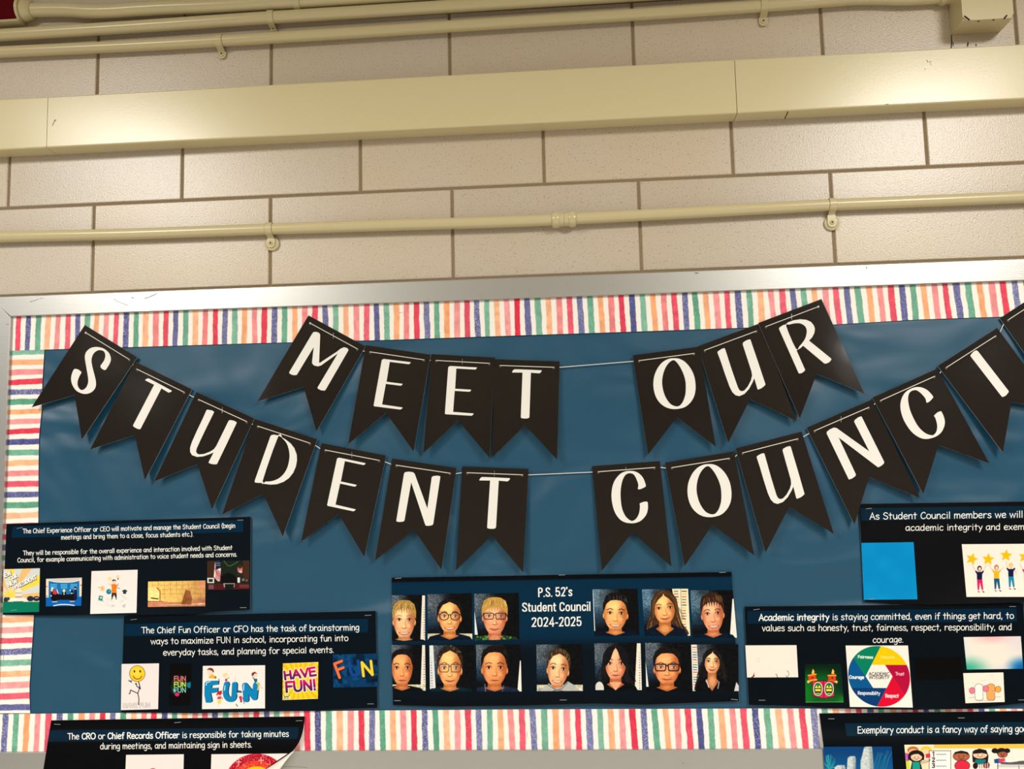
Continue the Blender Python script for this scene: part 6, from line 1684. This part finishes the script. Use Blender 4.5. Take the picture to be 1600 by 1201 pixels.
def conduct_poster():
    quad = [(1280, 1114), (1800, 1108), (1812, 1262), (1299, 1262)]
    t, yf = poster('conduct_poster', 'dark poster at bottom right with a sea picture and a classroom cartoon', quad, (3, 9, 15), GP, sag=0.002, base=-0.0170, rail=True, band=[(1320, 1129.5), (1770, 1126.5), (1772, 1146), (1322.5, 1149.5)], bandcol=(2, 36, 54), staples=[(1299, 1122.6, 9.5, 0), (1502, 1121.2, 10, 0)])
    text_line("Exemplary conduct is a fancy way of saying good", 1339.6, 1145.4, 1599, 1143.2, 10.4, 1.22, yf, t, prefix="Exemplary conduct is a fancy way of saying go")
    p = Pic([(1286, 1166.3), (1393.3, 1166), (1398, 1250), (1292, 1250)], (10, 62, 118), 1.8)
    p.fill(sm(.0, .5, p.v) * .7, (16, 96, 156)); n = vnoise(p.X, p.Y, 2.2, 77)
    for cx, y0, w0, w1 in ((1356, 1165, 6, 12), (1330.5, 1181, 6, 8), (1312, 1195, 8, 9)):
        P = [(cx - w0, y0 + 3), (cx - w0 * .4, y0), (cx + w0 * .9, y0), (cx + w0 * 1.1, y0 + 4), (cx + w1 * .7, y0 + 30), (cx + w1, 1252), (cx - w1, 1252), (cx - w1 * .95, y0 + 24)]
        p.poly(P, (196, 206, 204), soft=.6)
        m = np.zeros(p.X.shape)
        p.poly([(cx + w0 * .4, y0 + 1), (cx + w0 * 1.05, y0 + 4), (cx + w1 * .75, y0 + 30), (cx + w1, 1252), (cx + w1 * .3, 1252)], (120, 136, 142), soft=2, al=.7)
    p.grain(.10, 1.4, 5, sm(.45, .6, p.C[..., 0]))
    R = np.random.RandomState(3)
    for k in range(60): a = R.rand() * 2 * PI; p.line([(1296, 1200), (1296 + 11 * math.cos(a) * R.rand() ** .5, 1192 + 13 * math.sin(a))], .8, (60, 176, 186) if k % 2 else (20, 120, 140))
    for k in range(9): p.line([(1364 + 2.5 * k, 1203), (1368 + 2.6 * k, 1190 - R.rand() * 8), (1372 + 2.8 * k, 1180 - R.rand() * 8)], .8, (36, 120, 156))
    p.mesh('picture', yf, t, 'blue underwater picture of pale rock pillars')
    p = Pic([(1413, 1163.2), (1700, 1161.2), (1706, 1250), (1421, 1250)], (246, 236, 222), 2.2)
    p.rect(1458, 1162, 1720, 1168.8, (244, 192, 76)); p.poly([(1412, 1162), (1459, 1162), (1462, 1206), (1414, 1252)], (244, 226, 190)); p.poly([(1414, 1176), (1419, 1176), (1421, 1192), (1416, 1192)], (196, 90, 170)); p.poly([(1415, 1189), (1421, 1188), (1422, 1202), (1417, 1202)], (206, 220, 60))
    K = (34, 24, 26)
    p.ell(1426.5, 1171.5, 8.8, 5.8, (190, 110, 60)); p.ell(1427, 1174, 7.2, 4.5, (238, 180, 130)); p.ell(1447, 1171, 8.6, 5.6, (240, 200, 60)); p.ell(1446, 1174, 5.6, 4.4, (246, 206, 170))
    p.rect(1451.5, 1172.2, 1486, 1252, (60, 56, 56)); p.rect(1452.4, 1173, 1485.2, 1252, (250, 246, 240)); p.poly([(1446, 1178), (1453, 1176), (1454, 1183), (1447, 1184)], (214, 50, 70))
    for k, ch in enumerate('123'): p.text(ch, 1456.3, 1180.8 + 9 * k, 1461, 1180.8 + 9 * k, 6.6, 1.8, (130, 60, 60) if k == 0 else (70, 62, 64)); p.line([(1463 + j * 2.2, 1178 + 9.2 * k + (.7 if j % 2 else -.4)) for j in range(8)], .8, (70, 66, 66), smooth=True)
    def face(cx, cy, rx, ry, sk, mouth=True):
        p.ell(cx, cy, rx + .7, ry + .7, K); p.ell(cx, cy, rx, ry, sk)
        for s in (-1, 1): p.ell(cx + s * rx * .3, cy + .3, .7, .9, K); p.ell(cx + s * rx * .55, cy + 2.2, 1.6, 1.1, (226, 110, 96), al=.6)
        p.line([(cx - rx * .28, cy + ry * .45), (cx, cy + ry * .62), (cx + rx * .28, cy + ry * .45)], .8, K, smooth=True)
    p.ell(1431.5, 1181, 12.8, 9.5, K); p.rect(1419, 1181, 1444, 1187, K); face(1432, 1182, 8.8, 6.4, (246, 206, 170)); p.poly([(1422, 1181), (1425, 1175), (1433, 1174), (1441, 1177), (1441, 1182), (1435, 1177.5), (1428, 1178)], K)
    p.poly([(1425, 1189), (1438, 1189), (1442, 1206), (1422, 1206)], K); p.poly([(1426, 1190), (1437, 1190), (1441, 1252), (1423, 1252)], (24, 156, 136)); p.line([(1438, 1192), (1445, 1190), (1452, 1187)], 3.2, K); p.line([(1439, 1192), (1445, 1190), (1451, 1187)], 2.2, (246, 206, 170))
    face(1502, 1181, 12.4, 7.6, (172, 96, 66)); p.poly([(1489.5, 1179), (1492, 1174.5), (1502, 1172.2), (1512, 1174.5), (1514.5, 1179.5), (1508, 1176.6), (1496, 1176.6)], K); p.ell(1503.5, 1196, 12.2, 9, K); p.ell(1503.5, 1196.3, 11.4, 8.6, (222, 44, 70))
    p.poly([(1519, 1180), (1520, 1173), (1530, 1169), (1541, 1171.5), (1544.5, 1180), (1543.5, 1192), (1538, 1190), (1525, 1190), (1520, 1191)], K); face(1531.5, 1178.8, 11, 5.8, (248, 208, 172)); p.poly([(1520, 1177.5), (1523, 1171), (1532, 1169.6), (1535, 1171), (1533, 1176.5)], K); p.poly([(1533, 1176), (1534, 1170), (1541, 1173), (1543, 1178)], K); p.poly([(1524, 1186), (1540, 1186), (1541, 1194), (1523, 1194)], (20, 120, 120)); p.ell(1524, 1196, 4, 5, K); p.ell(1541, 1195, 5.4, 5, K)
    for k in range(9): p.rect(1530 + 1.8 * k, 1193.5 - .3 * k, 1531 + 1.8 * k, 1200, (240, 230, 220) if k % 2 else (190, 50, 70))
    p.ell(1554.5, 1172.5, 5.2, 4, K); p.ell(1573.5, 1172.5, 5, 3.8, K); p.ell(1565, 1174, 8.6, 5.8, K); face(1566.5, 1178, 7.2, 4.8, (166, 92, 58)); p.poly([(1558, 1176), (1560, 1170.5), (1568, 1169.5), (1574, 1172), (1574.5, 1176), (1568, 1173.8)], K)
    p.poly([(1553, 1186), (1562, 1184), (1562, 1192), (1554, 1192)], (20, 80, 140)); p.poly([(1560, 1185), (1570, 1184), (1571, 1190), (1561, 1191)], (222, 60, 100)); p.poly([(1562, 1190.5), (1600, 1188), (1640, 1192), (1610, 1196), (1564, 1193.5)], (90, 86, 90)); p.poly([(1566, 1189.6), (1580, 1187.5), (1592, 1189), (1578, 1190.6)], (246, 244, 240)); p.rect(1560, 1194, 1610, 1198.5, (206, 206, 206)); p.line([(1559, 1193), (1559, 1210)], 1.4, (40, 70, 110)); p.line([(1592, 1196), (1593, 1215)], 1.2, (110, 106, 110))
    p.mesh('picture', yf, t, 'cartoon picture of a classroom with a numbered list')
conduct_poster()
